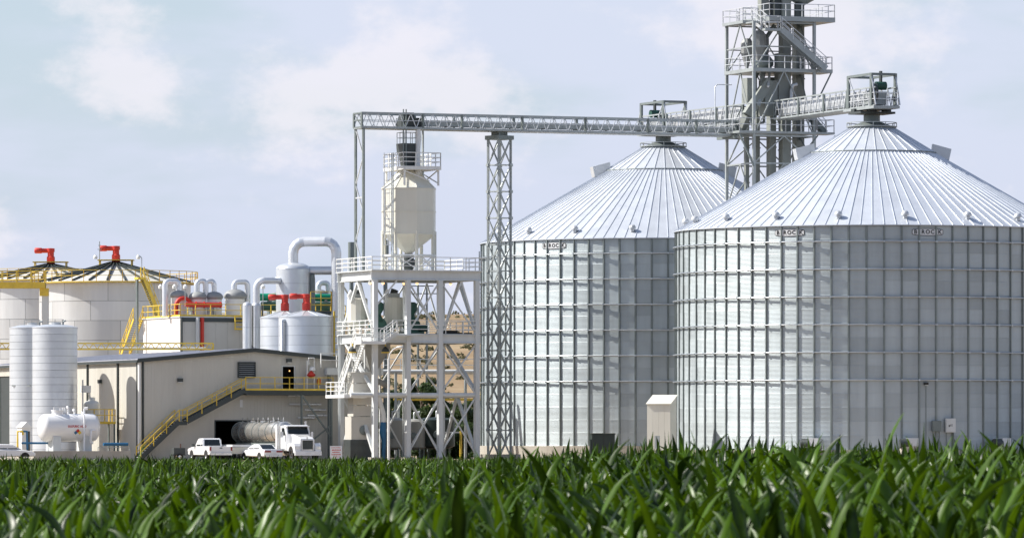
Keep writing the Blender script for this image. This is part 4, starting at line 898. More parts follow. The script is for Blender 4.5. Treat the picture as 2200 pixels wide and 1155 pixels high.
t1 = ferment_tank(107, 607, 7.55, WZ(604, 607), WZ(570, 607), 'fermentation tank partly hidden behind the yellow gangway beam')
# fittings on the near tank
MB().tube([(-1.5, -0.6, 19.2), (-1.5, -0.6, 21.6)], 0.05, 6).build('antenna_mast', 'galv_mid', t2)
b = MB(); b.bar((-1.62, -.6, 21.2), (-1.38, -.6, 21.2), 0.06); b.bar((-1.7, -.6, 20.8), (-1.3, -.6, 20.8), 0.06); b.build('antenna', 'galv_mid', t2)
MB().tube([(3.0, -5.2, 17.6), (3.0, -5.2, 19.8), (2.8, -5.2, 20.0)], 0.04, 6).build('lamp_pole', 'galv_mid', t2)
b = MB(); b.lathe([(0.05, 0.35), (0.2, 0.1), (0.18, -0.1), (0.01, -0.12)], 10, c=(2.65, -5.2, 19.8)); b.build('lamp_head', 'white_paint', t2)
b = MB(); b.lathe([(0.05, 0.3), (0.22, 0.1), (0.2, -0.1), (0.01, -0.12)], 10, c=(-1.9, -0.9, 19.95)); b.build('lamp_head', 'white_paint', t2)
# yellow gangway beam on a post, left of the near tank
Y = 578; gw = thing('gangway', 'yellow gangway with deep side beam and handrails on a grey post before the tanks', 'gangway', WX(98, Y), Y)
z0, z1 = WZ(619, Y), WZ(606, Y); Lg = WX(98, Y)-WX(-150, Y)
B(-Lg, 0.0, -0.7, -0.55, z0, z1).build('side_beam', 'yellow_paint', gw); B(-Lg, 0.0, 0.55, 0.7, z0, z1).build('side_beam', 'yellow_paint', gw); B(-Lg, 0.0, -0.55, 0.55, z1-0.2, z1-0.08).build('walkway', 'galv_dull', gw)
r_ = MB(); rail(r_, [(-Lg, -0.62, z1), (0, -0.62, z1)], 1.1, 1.5, 0.07); rail(r_, [(-Lg, 0.62, z1), (0, 0.62, z1)], 1.1, 1.5, 0.07); r_.build('railing', 'yellow_paint', gw)
B(-0.55, 0.3, -0.5, 0.5, z0-0.75, z0).build('post_head', 'yellow_paint', gw)
MB().add([(-0.35, -0.3, 0), (0.35, -0.3, 0), (0.35, 0.3, 0), (-0.35, 0.3, 0), (-0.35, -0.3, z0-.75), (0.3, -0.3, z0-.75), (0.3, 0.3, z0-.75), (-0.35, 0.3, z0-.75)], [(0,3,2,1),(4,5,6,7),(0,1,5,4),(1,2,6,5),(2,3,7,6),(3,0,4,7)]).build('post', 'grey_paint', gw)
MB().bar((-Lg+0.5, 0, 0), (-Lg+0.5, 0, z0), 0.4).build('post', 'grey_paint', gw)

# ================================================================ evaporator house
EF = Frame(387, 553.5); EW, ED = 16.5, 10.9; ZV = EF.z(679)
ev = thing('evaporator_house', 'white block with sun and shade in its wall colours, yellow railed roof behind the process hall', 'building', EF.ox, EF.oy, 0, PHI)
for k in range(6): B(0, 0.12, ED*k/6+0.01, ED*(k+1)/6-0.01, 0, ZV-0.12).build('wall_panel', 'siding_lit', ev)  # sunlit side gets paler panels than the shaded front, light put into colour
for k in range(14): B(EW*k/14+(.13 if k == 0 else .008), EW*(k+1)/14-.008, 0, 0.12, 0, ZV-0.35).build('wall_panel', 'siding', ev)
B(0.13, EW, 0.13, ED, 0, ZV-0.4).build('core_wall', 'siding', ev)
B(-0.1, EW+.1, -0.12, ED+.1, ZV-0.1, ZV).build('roof_deck', 'grey_paint', ev)
B(0.0, EW+.1, -0.1, -0.02, ZV-0.5, ZV-0.11).build('fascia', 'trim_dark', ev)
for px, m in ((388.5, 'trim_dark'), (423, 'grey_paint'), (433, 'red_paint')):
    x = EF.lx(px); MB().bar((x, -0.2, 0), (x, -0.2, ZV-0.12), 0.24 if px > 400 else 0.16).build('wall_pipe', m, ev)
r_ = MB(); rail(r_, [(EW, -.05, ZV), (0, -.05, ZV), (-.05, ED, ZV), (EW, ED, ZV)], 1.15, 1.5, 0.06, rails=(1.0, 0.52), kick=0.16); r_.build('railing', 'yellow_paint', ev)
x = EF.lx(512, -.4); lb = MB()
for q in (x-0.3, x+0.5): lb.bar((q, -.35, EF.z(706, x)), (q, -.35, EF.z(678, x)), 0.09)
for q in range(4): z = EF.z(706, x)+0.38*q; lb.bar((x-.3, -.35, z), (x+.5, -.35, z), 0.08)
lb.build('ladder', 'yellow_paint', ev); B(x-.35, x+.6, -.5, -.25, EF.z(706, x)-.1, EF.z(706, x)+.05).build('ladder_foot', 'yellow_paint', ev)
# yellow stairs between tank and evaporator house
stair(ev, (-0.95, ED+4.2, ZV-3.7), (-0.95, ED, ZV), 0.9, (1, 0, 0), 'yellow_paint', 'galv_dull', 'yellow_paint', rt=0.06)
stair(ev, (EF.lx(345, ED-1), ED-1.0, ZV), (EF.lx(309, ED-1), ED-1.0, EF.z(596, 0, ED)), 0.9, (0, 1, 0), 'yellow_paint', 'galv_dull', 'yellow_paint', rt=0.06)
B(EF.lx(296, ED-1), EF.lx(309, ED-1), ED-1.1, ED+0.1, EF.z(596, 0, ED)-.2, EF.z(596, 0, ED)).build('landing', 'yellow_paint', ev)
MB().bar((EF.lx(298, ED-1), ED-0.5, 0), (EF.lx(298, ED-1), ED-0.5, EF.z(596, 0, ED)-.2), 0.2).build('landing_post', 'galv_dull', ev)
B(-1.6, 0.2, ED+4.2, ED+5.6, ZV-3.9, ZV-3.7).build('landing', 'yellow_paint', ev)
for q in (-1.5, 0.1): MB().bar((q, ED+5.4, 0), (q, ED+5.4, ZV-3.9), 0.15).build('landing_post', 'yellow_paint', ev)
# evaporator vessels on the roof
def evap(px, ly, r, ztop_, label, band='red_paint', m='white_paint'):
    lx = EF.lx(px, ly); x, y = EF.world(lx, ly)
    f = thing('evaporator', label, 'evaporator', x, y, ZV, PHI, 'evaporators on the railed roof')
    h = ztop_-ZV; b = MB(); b.lathe([(r*0.86, 0), (r*0.86, h-r*0.75)], 24); b.build('vessel_wall', m, f)
    d_ = MB(); dome(d_, r, r*0.62, (0, 0, h-r*0.55), 28, 6); d_.lathe([(r*0.86, h-r*0.8), (r, h-r*0.62), (r, h-r*0.53)], 28); d_.build('vessel_dome', 'dome_grey', f)
    return f, lx, h
def npipe(f, pts, r=0.3): MB().tube(pts, r, 12).build('vapour_pipe', 'silver_pipe', f)
def bend(x0, z0, zc, x1, z1, y=0.0, rr=0.4):                        # n-shaped pipe path in the local x-z plane
    s = 1 if x1 > x0 else -1
    return [(x0, y, z0)] + [(x0+s*rr*(1-math.cos(a)), y, zc-rr+rr*math.sin(a)) for a in np.linspace(0, math.pi/2, 6)] + [(x1-s*rr*(1-math.sin(a)), y, zc-rr+rr*math.cos(a)) for a in np.linspace(0, math.pi/2, 6)][0:] + [(x1, y, z1)]
def evz(py, Y=556.5): return WZ(py, Y)-ZV
f, lx, h = evap(384, 3.0, 0.85, EF.z(624, 0, 3), 'grey domed evaporator beside the curved dark red pipe')
npipe(f, bend(0, h-0.3, evz(604), -1.35, 0.05), 0.28)
b = MB(); b.tube([(-0.6, -1.0, 0.1), (-0.6, -1.0, 1.0)] + arc_pts((0.15, -1.0, 1.0), 0.75, math.pi, 0.0, 8) + [(0.9, -1.0, 0.3)], 0.2, 10); b.build('recirculation_pipe', 'red_paint', f)
f, lx, h = evap(425, 2.4, 0.86, EF.z(627, 2, 2.4), 'grey domed evaporator beside the red heat exchanger\'s end')
npipe(f, bend(-0.1, h-0.2, evz(603), 0.78, 0.1), 0.27)
f, lx, h = evap(460, 2.4, 0.86, EF.z(627, 3, 2.4), 'grey domed evaporator with pipe sharing the silver downcomer')
npipe(f, bend(0.0, h-0.2, evz(603), -0.85, 0.9), 0.25)
f, lx, h = evap(505, 2.4, 1.1, EF.z(622, 5, 2.4), 'widest grey domed evaporator with pale body near the silver columns')
npipe(f, bend(-0.1, h-0.2, evz(604), 1.25, 0.05), 0.27)
f, lx, h = evap(596, 4.5, 1.0, EF.z(628, 9, 4.5), 'grey domed evaporator behind the green exchanger')
f, lx, h = evap(684, 4.5, 1.0, EF.z(622, 13, 4.5), 'grey domed evaporator right of the tall scrubber')
npipe(f, bend(0, h-0.2, evz(606, 562), 1.0, 0.3), 0.27)
lx = EF.lx(398, 1.2); x, y = EF.world(lx, 1.2)
f = thing('heat_exchanger', 'red horizontal heat exchanger pipe behind the yellow roof railing', 'heat exchanger', x, y, ZV, PHI)
Lh = EF.lx(476, 1.2)-lx; zc_ = EF.z(654, lx, 1.2)-ZV
MB().tube([(0, 0, zc_), (Lh, 0, zc_)], 0.23, 14).build('shell', 'red_paint', f)
for q in (0.3, 0.52, 0.97): b = MB(); b.tube([(Lh*q-.05, 0, zc_), (Lh*q+.05, 0, zc_)], 0.3, 14); b.build('flange', 'red_paint', f)
for q in (0.15, 0.8): B(Lh*q-.1, Lh*q+.1, -.25, .25, 0, zc_-.25).build('saddle', 'galv_mid', f)
lx = EF.lx(552, 2.2); x, y = EF.world(lx, 2.2)
f = thing('heat_exchanger', 'long green horizontal heat exchanger on the roof behind the silver columns', 'heat exchanger', x, y, ZV, PHI)
Lh = EF.lx(722, 2.2)-lx; zc_ = EF.z(638, lx, 2.2)-ZV
b = MB(); b.tube([(-0.25, 0, zc_), (-0.15, 0, zc_), (0, 0, zc_), (Lh, 0, zc_)], [0.1, 0.25, 0.36, 0.36], 16); b.build('upper_shell', 'green_paint', f)
b = MB(); b.tube([(0.3, -0.5, zc_-0.85), (Lh, -0.5, zc_-0.85)], 0.42, 16); b.build('lower_shell', 'dark_green', f)
for q in (0.15, 0.5, 0.85): B(Lh*q-.1, Lh*q+.1, -.6, .3, 0, zc_-0.2).build('saddle', 'galv_dull', f)
for px in (345, 375, 398, 565):                                     # weather-proof lamps above the roof rail
    ly = 0.6 if px > 390 else 5.0; lx = EF.lx(px, ly); x, y = EF.world(lx, ly)
    f = thing('roof_lamp', {345: 'white globe lamp on a pole nearest the fermentation tank stairs', 375: 'white globe lamp above the domed evaporator with the dark red pipe', 398: 'white globe lamp between the first two evaporators', 565: 'white globe lamp over the green heat exchanger'}[px], 'lamp', x, y, ZV, PHI, 'lamps on the evaporator roof'); z = EF.z(617, lx, ly)-ZV
    MB().tube([(0, 0, 0), (0, 0, z)], 0.04, 6).build('lamp_pole', 'galv_mid', f); b = MB(); b.lathe([(0.04, 0.3), (0.22, 0.12), (0.2, -0.12), (0.01, -0.14)], 12, c=(0, 0, z)); b.build('lamp_head', 'white_paint', f)

# ---------------------------------------------------------------- silver columns and scrubber
def clad(root, r, z0, z1, band, m='cladding', n=32, name='cladding_band'):
    k = max(1, round((z1-z0)/band)); h = (z1-z0)/k
    me = MB().lathe([(r-0.04, 0.009), (r, 0.012), (r, h-0.012), (r-0.04, h-0.009)], n).mesh(name, m)
    for i in range(k): put(name, me, root, (0, 0, z0+h*i), 0.3*i)
    MB().lathe([(r-0.045, z0), (r-0.045, z1)], n).build('inner_shell', 'galv_dull', root)
for px, Y, r, lab in ((531, 552, 0.43, 'slim silver clad column beside the evaporator house wall'), (551, 554, 0.45, 'slim silver clad column feeding the bent pipe to the scrubber')):
    c = thing('distillation_column', lab, 'column', WX(px, Y), Y, 0, 0, 'slim silver columns'); zt = WZ(656, Y); clad(c, r, 0, zt, 2.2, n=20)
    d_ = MB(); dome(d_, r, 0.35, (0, 0, zt), 20, 4); d_.build('column_dome', 'cladding', c)
    if px == 551:
        xt = WX(600, 555)-WX(px, Y); zc_ = WZ(602, Y); rr = 0.75
        pts = [(0, 0, zt)] + [(rr*(1-math.cos(a)), 0, zc_-rr+rr*math.sin(a)) for a in np.linspace(0, math.pi/2, 8)] + [(xt, 1.0, zc_)]
        MB().tube(pts, 0.33, 14).build('vapour_pipe', 'silver_pipe', c)
    MB().bar((r+0.1, -0.1, 0), (r+0.1, -0.1, zt), 0.1).build('conduit', 'trim_dark', c)
YS = 556; sb = thing('scrubber', 'tall silver clad scrubber vessel with domed top and huge bent duct', 'scrubber', WX(630, YS), YS); zt = WZ(578, YS); rs = 1.62
clad(sb, rs, 0, zt, 1.33, n=36)
d_ = MB(); dome(d_, rs+0.03, 0.62, (0, 0, zt), 36, 6); d_.build('scrubber_dome', 'cladding', sb)
zc_ = WZ(519, YS); x1 = WX(723, YS)-WX(630, YS); rr = 1.05
pts = [(0.0, 0, zt+0.4)] + [(rr*(1-math.cos(a)), 0, zc_-rr+rr*math.sin(a)) for a in np.linspace(0, math.pi/2, 5)] + [(x1-rr*(1-math.sin(a)), -0.6, zc_-rr+rr*math.cos(a)) for a in np.linspace(0, math.pi/2, 5)] + [(x1, -0.6, 5.0)]
MB().tube(pts, 0.47, 16, smooth=False).build('bent_duct', 'silver_pipe', sb)
MB().tube([(rs-0.1, 0, WZ(581, YS)), (x1, -0.3, WZ(581, YS))], 0.4, 14).build('side_duct', 'cladding', sb)
MB().tube([(rs+.1, -0.2, WZ(590, YS)), (rs+.15, -0.2, WZ(600, YS)), (rs+.15, -0.2, ZV)], 0.3, 10).build('drain_duct', 'galv_dull', sb)
B(x1-0.8, x1+0.8, -1.4, 0.4, 0, 5.2).build('duct_base', 'grey_paint', sb)
# ---------------------------------------------------------------- slurry tanks
def slurry(px, Y, r, zt, zc, label):
    t = thing('slurry_tank', label, 'tank', WX(px, Y), Y, 0, 0, 'silver slurry tanks'); clad(t, r, 0, zt, 0.87, n=40)
    b = MB(); b.lathe([(r+0.06, -0.06), (r+0.06, 0.02), (0.3, zc-zt)], 40, c=(0, 0, zt)); b.build('cone_roof', 'cladding', t)
    for k in range(10):
        a = 2*math.pi*k/10+0.2; MB().bar((r*math.cos(a), r*math.sin(a), zt+0.04), (0.3*math.cos(a), 0.3*math.sin(a), zc+0.02), 0.05).build('roof_seam', 'grey_paint', t)
    mixer(t, 0.05, 0, zc, 0.92); return t
sl1 = slurry(657, 540, 2.5, WZ(680, 540), WZ(667, 540), 'silver clad slurry tank with yellow ladder and red mixer')
sl2 = slurry(611, 549, 2.25, WZ(682, 549), WZ(668, 549), 'silver clad slurry tank with red mixer, standing behind the tank with the ladder')
MB().tube([(-2.1, -1.75, 4.0), (-2.1, -1.75, WZ(690, 540)), (-1.6, -1.4, WZ(687, 540))], 0.2, 10).build('standpipe', 'cladding', sl1)
la = MB()
for s in (0, 0.5): la.bar((2.6+s, -0.4, 0), (2.6+s, -0.4, WZ(668, 540)), 0.14)
for z in np.arange(1, WZ(668, 540), 0.6): la.bar((2.6, -0.4, z), (3.1, -0.4, z), 0.06)
la.build('ladder', 'yellow_paint', sl1)
# yellow railed platform at the side of the scrubber
Y = 552; f = thing('access_platform', 'small yellow railed access platform beside the scrubber and bent duct', 'platform', WX(668, Y), Y); z = WZ(668, Y)
W_ = WX(712, Y)-WX(668, Y); B(0, W_, -0.6, 0.6, z-0.25, z).build('deck', 'trim_dark', f); r_ = MB(); rail(r_, [(0, -.55, z), (W_, -.55, z), (W_, .55, z)], 1.8, 0.9, 0.07, rails=(1.0, 0.66, 0.33)); r_.build('railing', 'yellow_paint', f)
for q in (0.2, W_-.2): MB().bar((q, 0, 0), (q, 0, z-.25), 0.2).build('post', 'galv_dull', f)

# ---------------------------------------------------------------- truss pipe bridge over the hall roof
Y = 549; f = thing('pipe_bridge', 'yellow lattice pipe bridge passing behind the hall roof ridge', 'pipe bridge', WX(-40, Y), Y); z0, z1 = WZ(750, Y), WZ(737, Y); W_ = WX(458, Y)-WX(-40, Y)
for zq in (z0, z1): MB().bar((0, 0, zq), (W_, 0, zq), 0.12).build('chord', 'yellow_paint', f)
zg = MB(); n = 28
for i in range(n): zg.bar((W_*i/n, 0, z0), (W_*(i+.5)/n, 0, z1), 0.07); zg.bar((W_*(i+.5)/n, 0, z1), (W_*(i+1)/n, 0, z0), 0.07)
zg.bar((W_, 0, z0-0.6), (W_, 0, z1), 0.12); zg.build('lattice', 'yellow_paint', f)
for q in (0.02, 0.35, 0.995): MB().bar((W_*q, 0, 0), (W_*q, 0, z0), 0.25).build('post', 'yellow_paint', f)
MB().tube([(0, 0.4, z0+0.1), (W_*0.97, 0.4, z0+0.1)], 0.12, 8).build('pipe', 'silver_pipe', f)

# ---------------------------------------------------------------- storage silos by the hall
def silo(px, Y, r, py_top, label):
    t = thing('storage_silo', label, 'silo', WX(px, Y), Y, 0, 0, 'slim clad storage silos'); zt = WZ(py_top, Y)
    clad(t, r, 0.3, zt, 0.62, n=44); b = MB(); b.lathe([(r+0.04, -0.05), (r+0.04, 0.02), (r*0.55, 0.22), (0.02, 0.3)], 44, c=(0, 0, zt)); b.build('silo_roof', 'cladding', t)
    b = MB(); b.lathe([(0.45, 0.2), (0.45, 0.42), (0.01, 0.46)], 16, c=(0.1, -0.2, zt)); b.build('hatch', 'galv_bright', t)
    b = MB(); b.tube([(0.7, 0, zt+0.1), (0.7, 0, zt+0.5), (0.95, 0, zt+0.6)], 0.09, 8); b.build('vent', 'galv_mid', t)
    b = MB(); rail(b, [(-0.6, -0.5, zt+.22), (0.7, -0.5, zt+.22), (0.7, 0.6, zt+.22)], 0.45, 0.6, 0.04); b.build('guard_rail', 'galv_mid', t)
    MB().lathe([(r+0.35, -0.1), (r+0.35, 0.3), (0.05, 0.3)], 40).build('plinth', 'concrete', t)
    return t
s1 = silo(118, 508, 1.93, 703, 'silver banded storage silo directly behind the white acid tank')
s2 = silo(68, 515, 1.93, 704, 'silver banded storage silo with a horizontal bracket beside its twin')
MB().bar((-1.6, -1.25, WZ(828, 513)), (0.05, -2.0, WZ(828, 513)), 0.1).build('bracket', 'galv_mid', s2)
# ---------------------------------------------------------------- acid tank in its bund
AF = Frame(148, 496.5); za = AF.z(918)
at = thing('acid_tank', 'white horizontal acid tank with red lettering on two saddles', 'tank', AF.ox, AF.oy, 0, PHI)
ra, La = 1.17, 4.1
prof = [(ra*math.sin(t_), -La/2-0.66*math.cos(t_)) for t_ in np.linspace(0.02, math.pi/2, 8)] + [(ra*math.sin(t_), La/2+0.62*math.cos(t_)) for t_ in np.linspace(math.pi/2, 0.02, 8)]
b = MB(); b.lathe(prof, 40, sharp=False); b.v = [(p[2], p[1], p[0]+za) for p in b.v]; b.build('tank_shell', 'tank_white', at)
for q in (-1.35, 1.35): b = MB(); b.box(q-0.35, q+0.35, -1.0, 1.0, 0.5, za-0.75); b.build('saddle', 'grey_paint', at)
o = put('lettering', text_mesh('SULFURIC ACID', 0.26, 0.004, 'sign_red'), at, (0.35, -ra-0.006, za+0.1)); o.rotation_euler = (R(90), 0, 0); o.scale = (0.88, 1, 1)
dp = MB(); q = 0.17
for (cx, cz, m) in ((0, q, 0), (-q, 0, 1), (q, 0, 2), (0, -q, 3)): dp.m = m; dp.add([(cx, 0, cz-q), (cx+q, 0, cz), (cx, 0, cz+q), (cx-q, 0, cz)], [(0, 1, 2, 3)])
o = dp.build('hazard_diamond', ['sign_red', 'blue_paint', 'yellow_paint', 'sign_white'], at); o.location = (0.42, -ra*0.945-0.012, za-0.42); o.rotation_euler = (R(19), 0, 0)
b = MB(); b.lathe([(0.48, -0.1), (0.48, 0.22), (0.54, 0.22), (0.54, 0.3), (0.01, 0.3)], 20, c=(-1.0, 0, za+ra)); b.build('manway', 'tank_white', at)
b = MB(); rail(b, [(-1.5, -.55, za+ra-.1), (-.4, -.55, za+ra-.1), (-.4, .55, za+ra-.1)], 0.62, 0.55, 0.04, rails=(1.0,)); b.build('guard_rail', 'tank_white', at)
for q, hh in ((-0.05, 0.5), (0.5, 0.28), (1.35, 0.42)):
    b = MB(); b.tube([(q, 0, za+ra-.05), (q, 0, za+ra+hh)], 0.09, 8); b.tube([(q, 0, za+ra+hh), (q+0.28 if q > 1 else q-0.15, -.1, za+ra+hh+.05)], 0.12, 8); b.build('nozzle', 'tank_white', at)
MB().tube([(0.95, -ra-.08, 0.5), (0.95, -ra-.08, za+0.9), (0.93, -0.7, za+ra+0.15)], 0.07, 8).build('level_pipe', 'tank_white', at)
MB().tube([(2.3, -0.9, za-.2), (1.55, -ra-.12, za-.25), (1.5, -ra-.12, za-1.2), (1.7, -ra-.1, za-1.3)], 0.1, 8).build('drain_pipe', 'tank_white', at)
bu = thing('bund_wall', 'low concrete bund wall around the white acid tank', 'wall', AF.ox, AF.oy, 0, PHI); hz = AF.z(968)
for a in ((-3.9, 4.6, -2.6, -2.35), (-3.9, 4.6, 2.35, 2.6), (-3.9, -3.65, -2.35, 2.35), (4.35, 4.6, -2.35, 2.35)): B(*a, -0.1, hz).build('wall_panel', 'concrete', bu)
B(-3.65, 4.35, -2.35, 2.35, -0.1, 0.5).build('bund_floor', 'concrete', bu)
# small day tank on a yellow railed stand beside the hall wall
x, y = BF.world(-1.9, 2.6); dt = thing('day_tank', 'small vertical tank with domed top on a yellow railed stand by the hall wall', 'tank', WX(197, 510), 510, 0, PHI); zq = WZ(905, 510)
b = MB(); b.lathe([(0.72, 0), (0.72, 1.5)], 24, c=(0, 0, zq)); dome(b, 0.72, 0.35, (0, 0, zq+1.5), 24, 4); b.lathe([(0.3, 1.7), (0.3, 2.1), (0.01, 2.1)], 14, c=(0, 0, zq)); b.build('tank_shell', 'grey_paint', dt)
B(-1.0, 1.9, -0.9, 0.9, zq-0.2, zq).build('stand_deck', 'yellow_paint', dt); r_ = MB(); rail(r_, [(-1, -.85, zq), (1.85, -.85, zq), (1.85, .85, zq)], 1.05, 0.95, 0.06); r_.build('railing', 'yellow_paint', dt)
for q in ((-.9, -.8), (1.8, -.8), (1.8, .8), (-.9, .8)): MB().bar((*q, 0), (*q, zq-.2), 0.13).build('stand_leg', 'galv_dull', dt)
b = MB(); b.box(-0.9, -0.2, -0.4, 0.4, zq+2.5, zq+3.1); b.build('control_box', 'white_paint', dt); b = MB(); b.tube([(-0.9, -.3, 0), (-0.9, -.3, zq+3.6)], 0.07, 8); b.tube([(-0.3, -.2, zq+2.5), (-.2, -.1, zq+1.9), (0, 0, zq+2)], 0.12, 8); b.build('feed_pipe', 'white_paint', dt)
# pump shed, pipes and bits left of the acid tank
sh = thing('pump_shed', 'little white gabled pump shed left of the acid tank', 'shed', WX(47, 500), 500, 0, PHI); w_, h_s = 0.8, WZ(918, 500)
b = MB(); b.box(0, w_, 0, 1.3, 0, h_s); b.build('shed_wall', 'white_paint', sh)
b = MB(); b.add([(-.1, -.12, h_s), (w_+.1, -.12, h_s), (w_/2, -.12, h_s+.5), (-.1, 1.42, h_s), (w_+.1, 1.42, h_s), (w_/2, 1.42, h_s+.5)], [(0, 1, 2), (3, 5, 4), (0, 2, 5, 3), (1, 4, 5, 2), (0, 3, 4, 1)]); b.build('shed_roof', 'white_paint', sh)
B(0.42, 0.7, -0.02, -0.002, 0.1, h_s-0.3).build('shed_door', 'trim_dark', sh)
yp = thing('valve_stand', 'yellow pipe stand linked to blue piping before the pump shed', 'pipe', WX(38, 496), 496); zq = WZ(926, 496)
b = MB(); b.tube([(0, 0, 0.3), (0, 0, zq), (0.4, 0, zq), (0.45, 0, zq-.3)], 0.1, 8); b.build('yellow_pipe', 'yellow_paint', yp)
b = MB(); b.tube([(0.2, 0.1, zq), (0.75, 0.1, zq), (0.8, 0.1, zq-1.5)], 0.1, 8); b.tube([(0.3, 0.1, WZ(951, 496)), (2.5, 0.3, WZ(951, 496))], 0.09, 8); b.build('blue_pipe', 'blue_paint', yp)
bp = thing('blue_pipe_run', 'low blue pipe run on posts beside the concrete bund wall', 'pipe', WX(222, 503), 503, 0, PHI)
b = MB(); b.tube([(0, 0, 1.35), (2.2, 0, 1.35)], 0.14, 8); b.build('pipe', 'blue_paint', bp); b = MB(); rail(b, [(-0.6, -.4, 0), (2.2, -.4, 0)], 1.1, 0.9, 0.05); b.build('pipe_posts' if False else 'pipe_support', 'galv_mid', bp)
# ================================================================ shed, transformer and boxes near the bins
SF = Frame(1390, 489, R(-14)); Ws = SF.lx(1440); Hs = SF.z(868)
sh = thing('equipment_shed', 'cream metal shed with sloping roof between the two grain bins', 'shed', SF.ox, SF.oy, 0, R(-14))
for k in range(4): B(Ws*k/4+.004, Ws*(k+1)/4-.004, 0, 0.06, 0, Hs).build('wall_panel', 'cream_paint', sh)
B(0.0, Ws, 0.065, 2.4, 0, Hs-0.02).build('shed_body', 'cream_paint', sh)
b = MB(); b.add([(-.08, -.1, Hs), (Ws+.08, -.1, Hs), (Ws+.08, 2.5, Hs+.75), (-.08, 2.5, Hs+.75), (-.08, -.1, Hs+.06), (Ws+.08, -.1, Hs+.06), (Ws+.08, 2.5, Hs+.81), (-.08, 2.5, Hs+.81)], [(0,3,2,1),(4,5,6,7),(0,1,5,4),(1,2,6,5),(2,3,7,6),(3,0,4,7)]); b.add([(Ws, .06, Hs-.01), (Ws, 2.4, Hs-.01), (Ws, 2.4, Hs+.7)], [(0, 1, 2)]); b.add([(0, .06, Hs-.01), (0, 2.4, Hs-.01), (0, 2.4, Hs+.7)], [(0, 2, 1)]); b.build('shed_roof', 'cream_paint', sh)
mp_ = thing('meter_post', 'small grey meter box on a post before the cream shed', 'meter', WX(1412, 486), 486, 0, R(-14))
B(-.2, .2, -.1, .1, 1.0, 2.05).build('meter_box', 'galv_mid', mp_); B(-.05, .05, -.05, .05, -.05, 1.0).build('post', 'galv_dull', mp_)
XF = Frame(1272, 490, R(8)); Wt = XF.lx(1321); Ht = XF.z(930)
tf = thing('transformer', 'dark green pad mounted transformer cabinet before the back grain bin', 'transformer', XF.ox, XF.oy, 0, R(8))
B(0, Wt, 0, 1.4, 0.15, Ht-.1).build('cabinet', 'transformer_green', tf); B(-.04, Wt+.04, -.06, 1.45, Ht-.1, Ht).build('lid', 'transformer_green', tf); B(-.15, Wt+.15, -.15, 1.55, -.1, .15).build('pad', 'concrete', tf); B(Wt/2-.015, Wt/2+.015, -.012, -.001, .2, Ht-.15).build('door_gap', 'sign_black', tf)
B(-0.14, 0, 0.1, 0.6, 0.5, Ht-0.5).build('side_box', 'transformer_green', tf)
def at_bin(px, gap=0.35):
    k = (px-B1X*0-CXP)/FPX; a_ = k*k+1; b_ = -2*(k*B1X+B1Y); c_ = B1X**2+B1Y**2-(RB+gap)**2
    Yq = (-b_-math.sqrt(b_*b_-4*a_*c_))/(2*a_); return k*Yq, Yq, math.atan2(k*Yq-B1X, -(Yq-B1Y))
for px, py0, py1, w_, lab, m in ((2042, 898, 928, 0.85, 'pale grey control box with printed marks on the bin wall', 'grey_paint'), (2012, 903, 926, 0.75, 'dull grey switch box beside the pale control box on the bin wall', 'galv_dull')):
    x, y, a = at_bin(px, 0.30); f = thing('control_box', lab, 'control box', x, y, 0, a); z0, z1 = WZ(py1, y), WZ(py0, y)
    B(-w_/2, w_/2, -0.12, 0.14, z0, z1).build('box_body', m, f); B(-w_/2+.05, w_/2-.05, -0.145, -0.122, z0+.05, z1-.05).build('box_door', m, f)
    for q in (-w_/2+.1, w_/2-.1): MB().bar((q, 0.1, 0), (q, 0.1, z0), 0.05).build('box_post', 'galv_dull', f)
    if m == 'grey_paint':
        mk = MB(); mk.box(-.22, -.12, -.152, -.147, z0+.45, z0+.62); mk.box(-.06, -.0, -.152, -.147, z0+.5, z0+.66); mk.box(.06, .1, -.152, -.147, z0+.48, z0+.7); mk.build('printed_mark', 'sign_black', f)
x, y, a = at_bin(1990, 0.25); f = thing('wall_light', 'small dark wall light mounted low on the front grain bin', 'light', x, y, WZ(826, y), a)
B(-.16, .16, -.14, .22, 0, .2).build('light_housing', 'sign_black', f); B(-.12, .12, -.12, .05, -.06, 0).build('light_lens', 'grey_paint', f); MB().bar((0, 0.08, -WZ(826, y)), (0, 0.08, -0.02), 0.05).build('conduit', 'galv_dull', f)
for px, lab in ((1742, 'aeration fan with silver guard at the foot of the sunlit bin wall'), (1952, 'aeration fan with silver guard at the foot of the shaded bin wall'), (2150, 'aeration fan with silver guard right of the control boxes')):
    x, y, a = at_bin(px, 1.2); f = thing('aeration_fan', lab, 'fan', x, y, 0, a, 'aeration fans along the front bin')
    b = MB(); b.box(-0.1, 0.75, -0.4, 0.9, 1.2, 1.85); b.build('duct', 'galv_bright', f); b = MB(); b.lathe([(0.01, -.35), (0.4, -.35), (0.4, .35), (0.3, .36)], 16); o = b.build('fan_drum', 'dark_machine', f); o.location = (-0.4, -.1, 1.4); o.rotation_euler = (0, R(90), 0)
    B(-.6, .7, -.4, .8, -.05, 1.2).build('fan_stand', 'concrete', f)
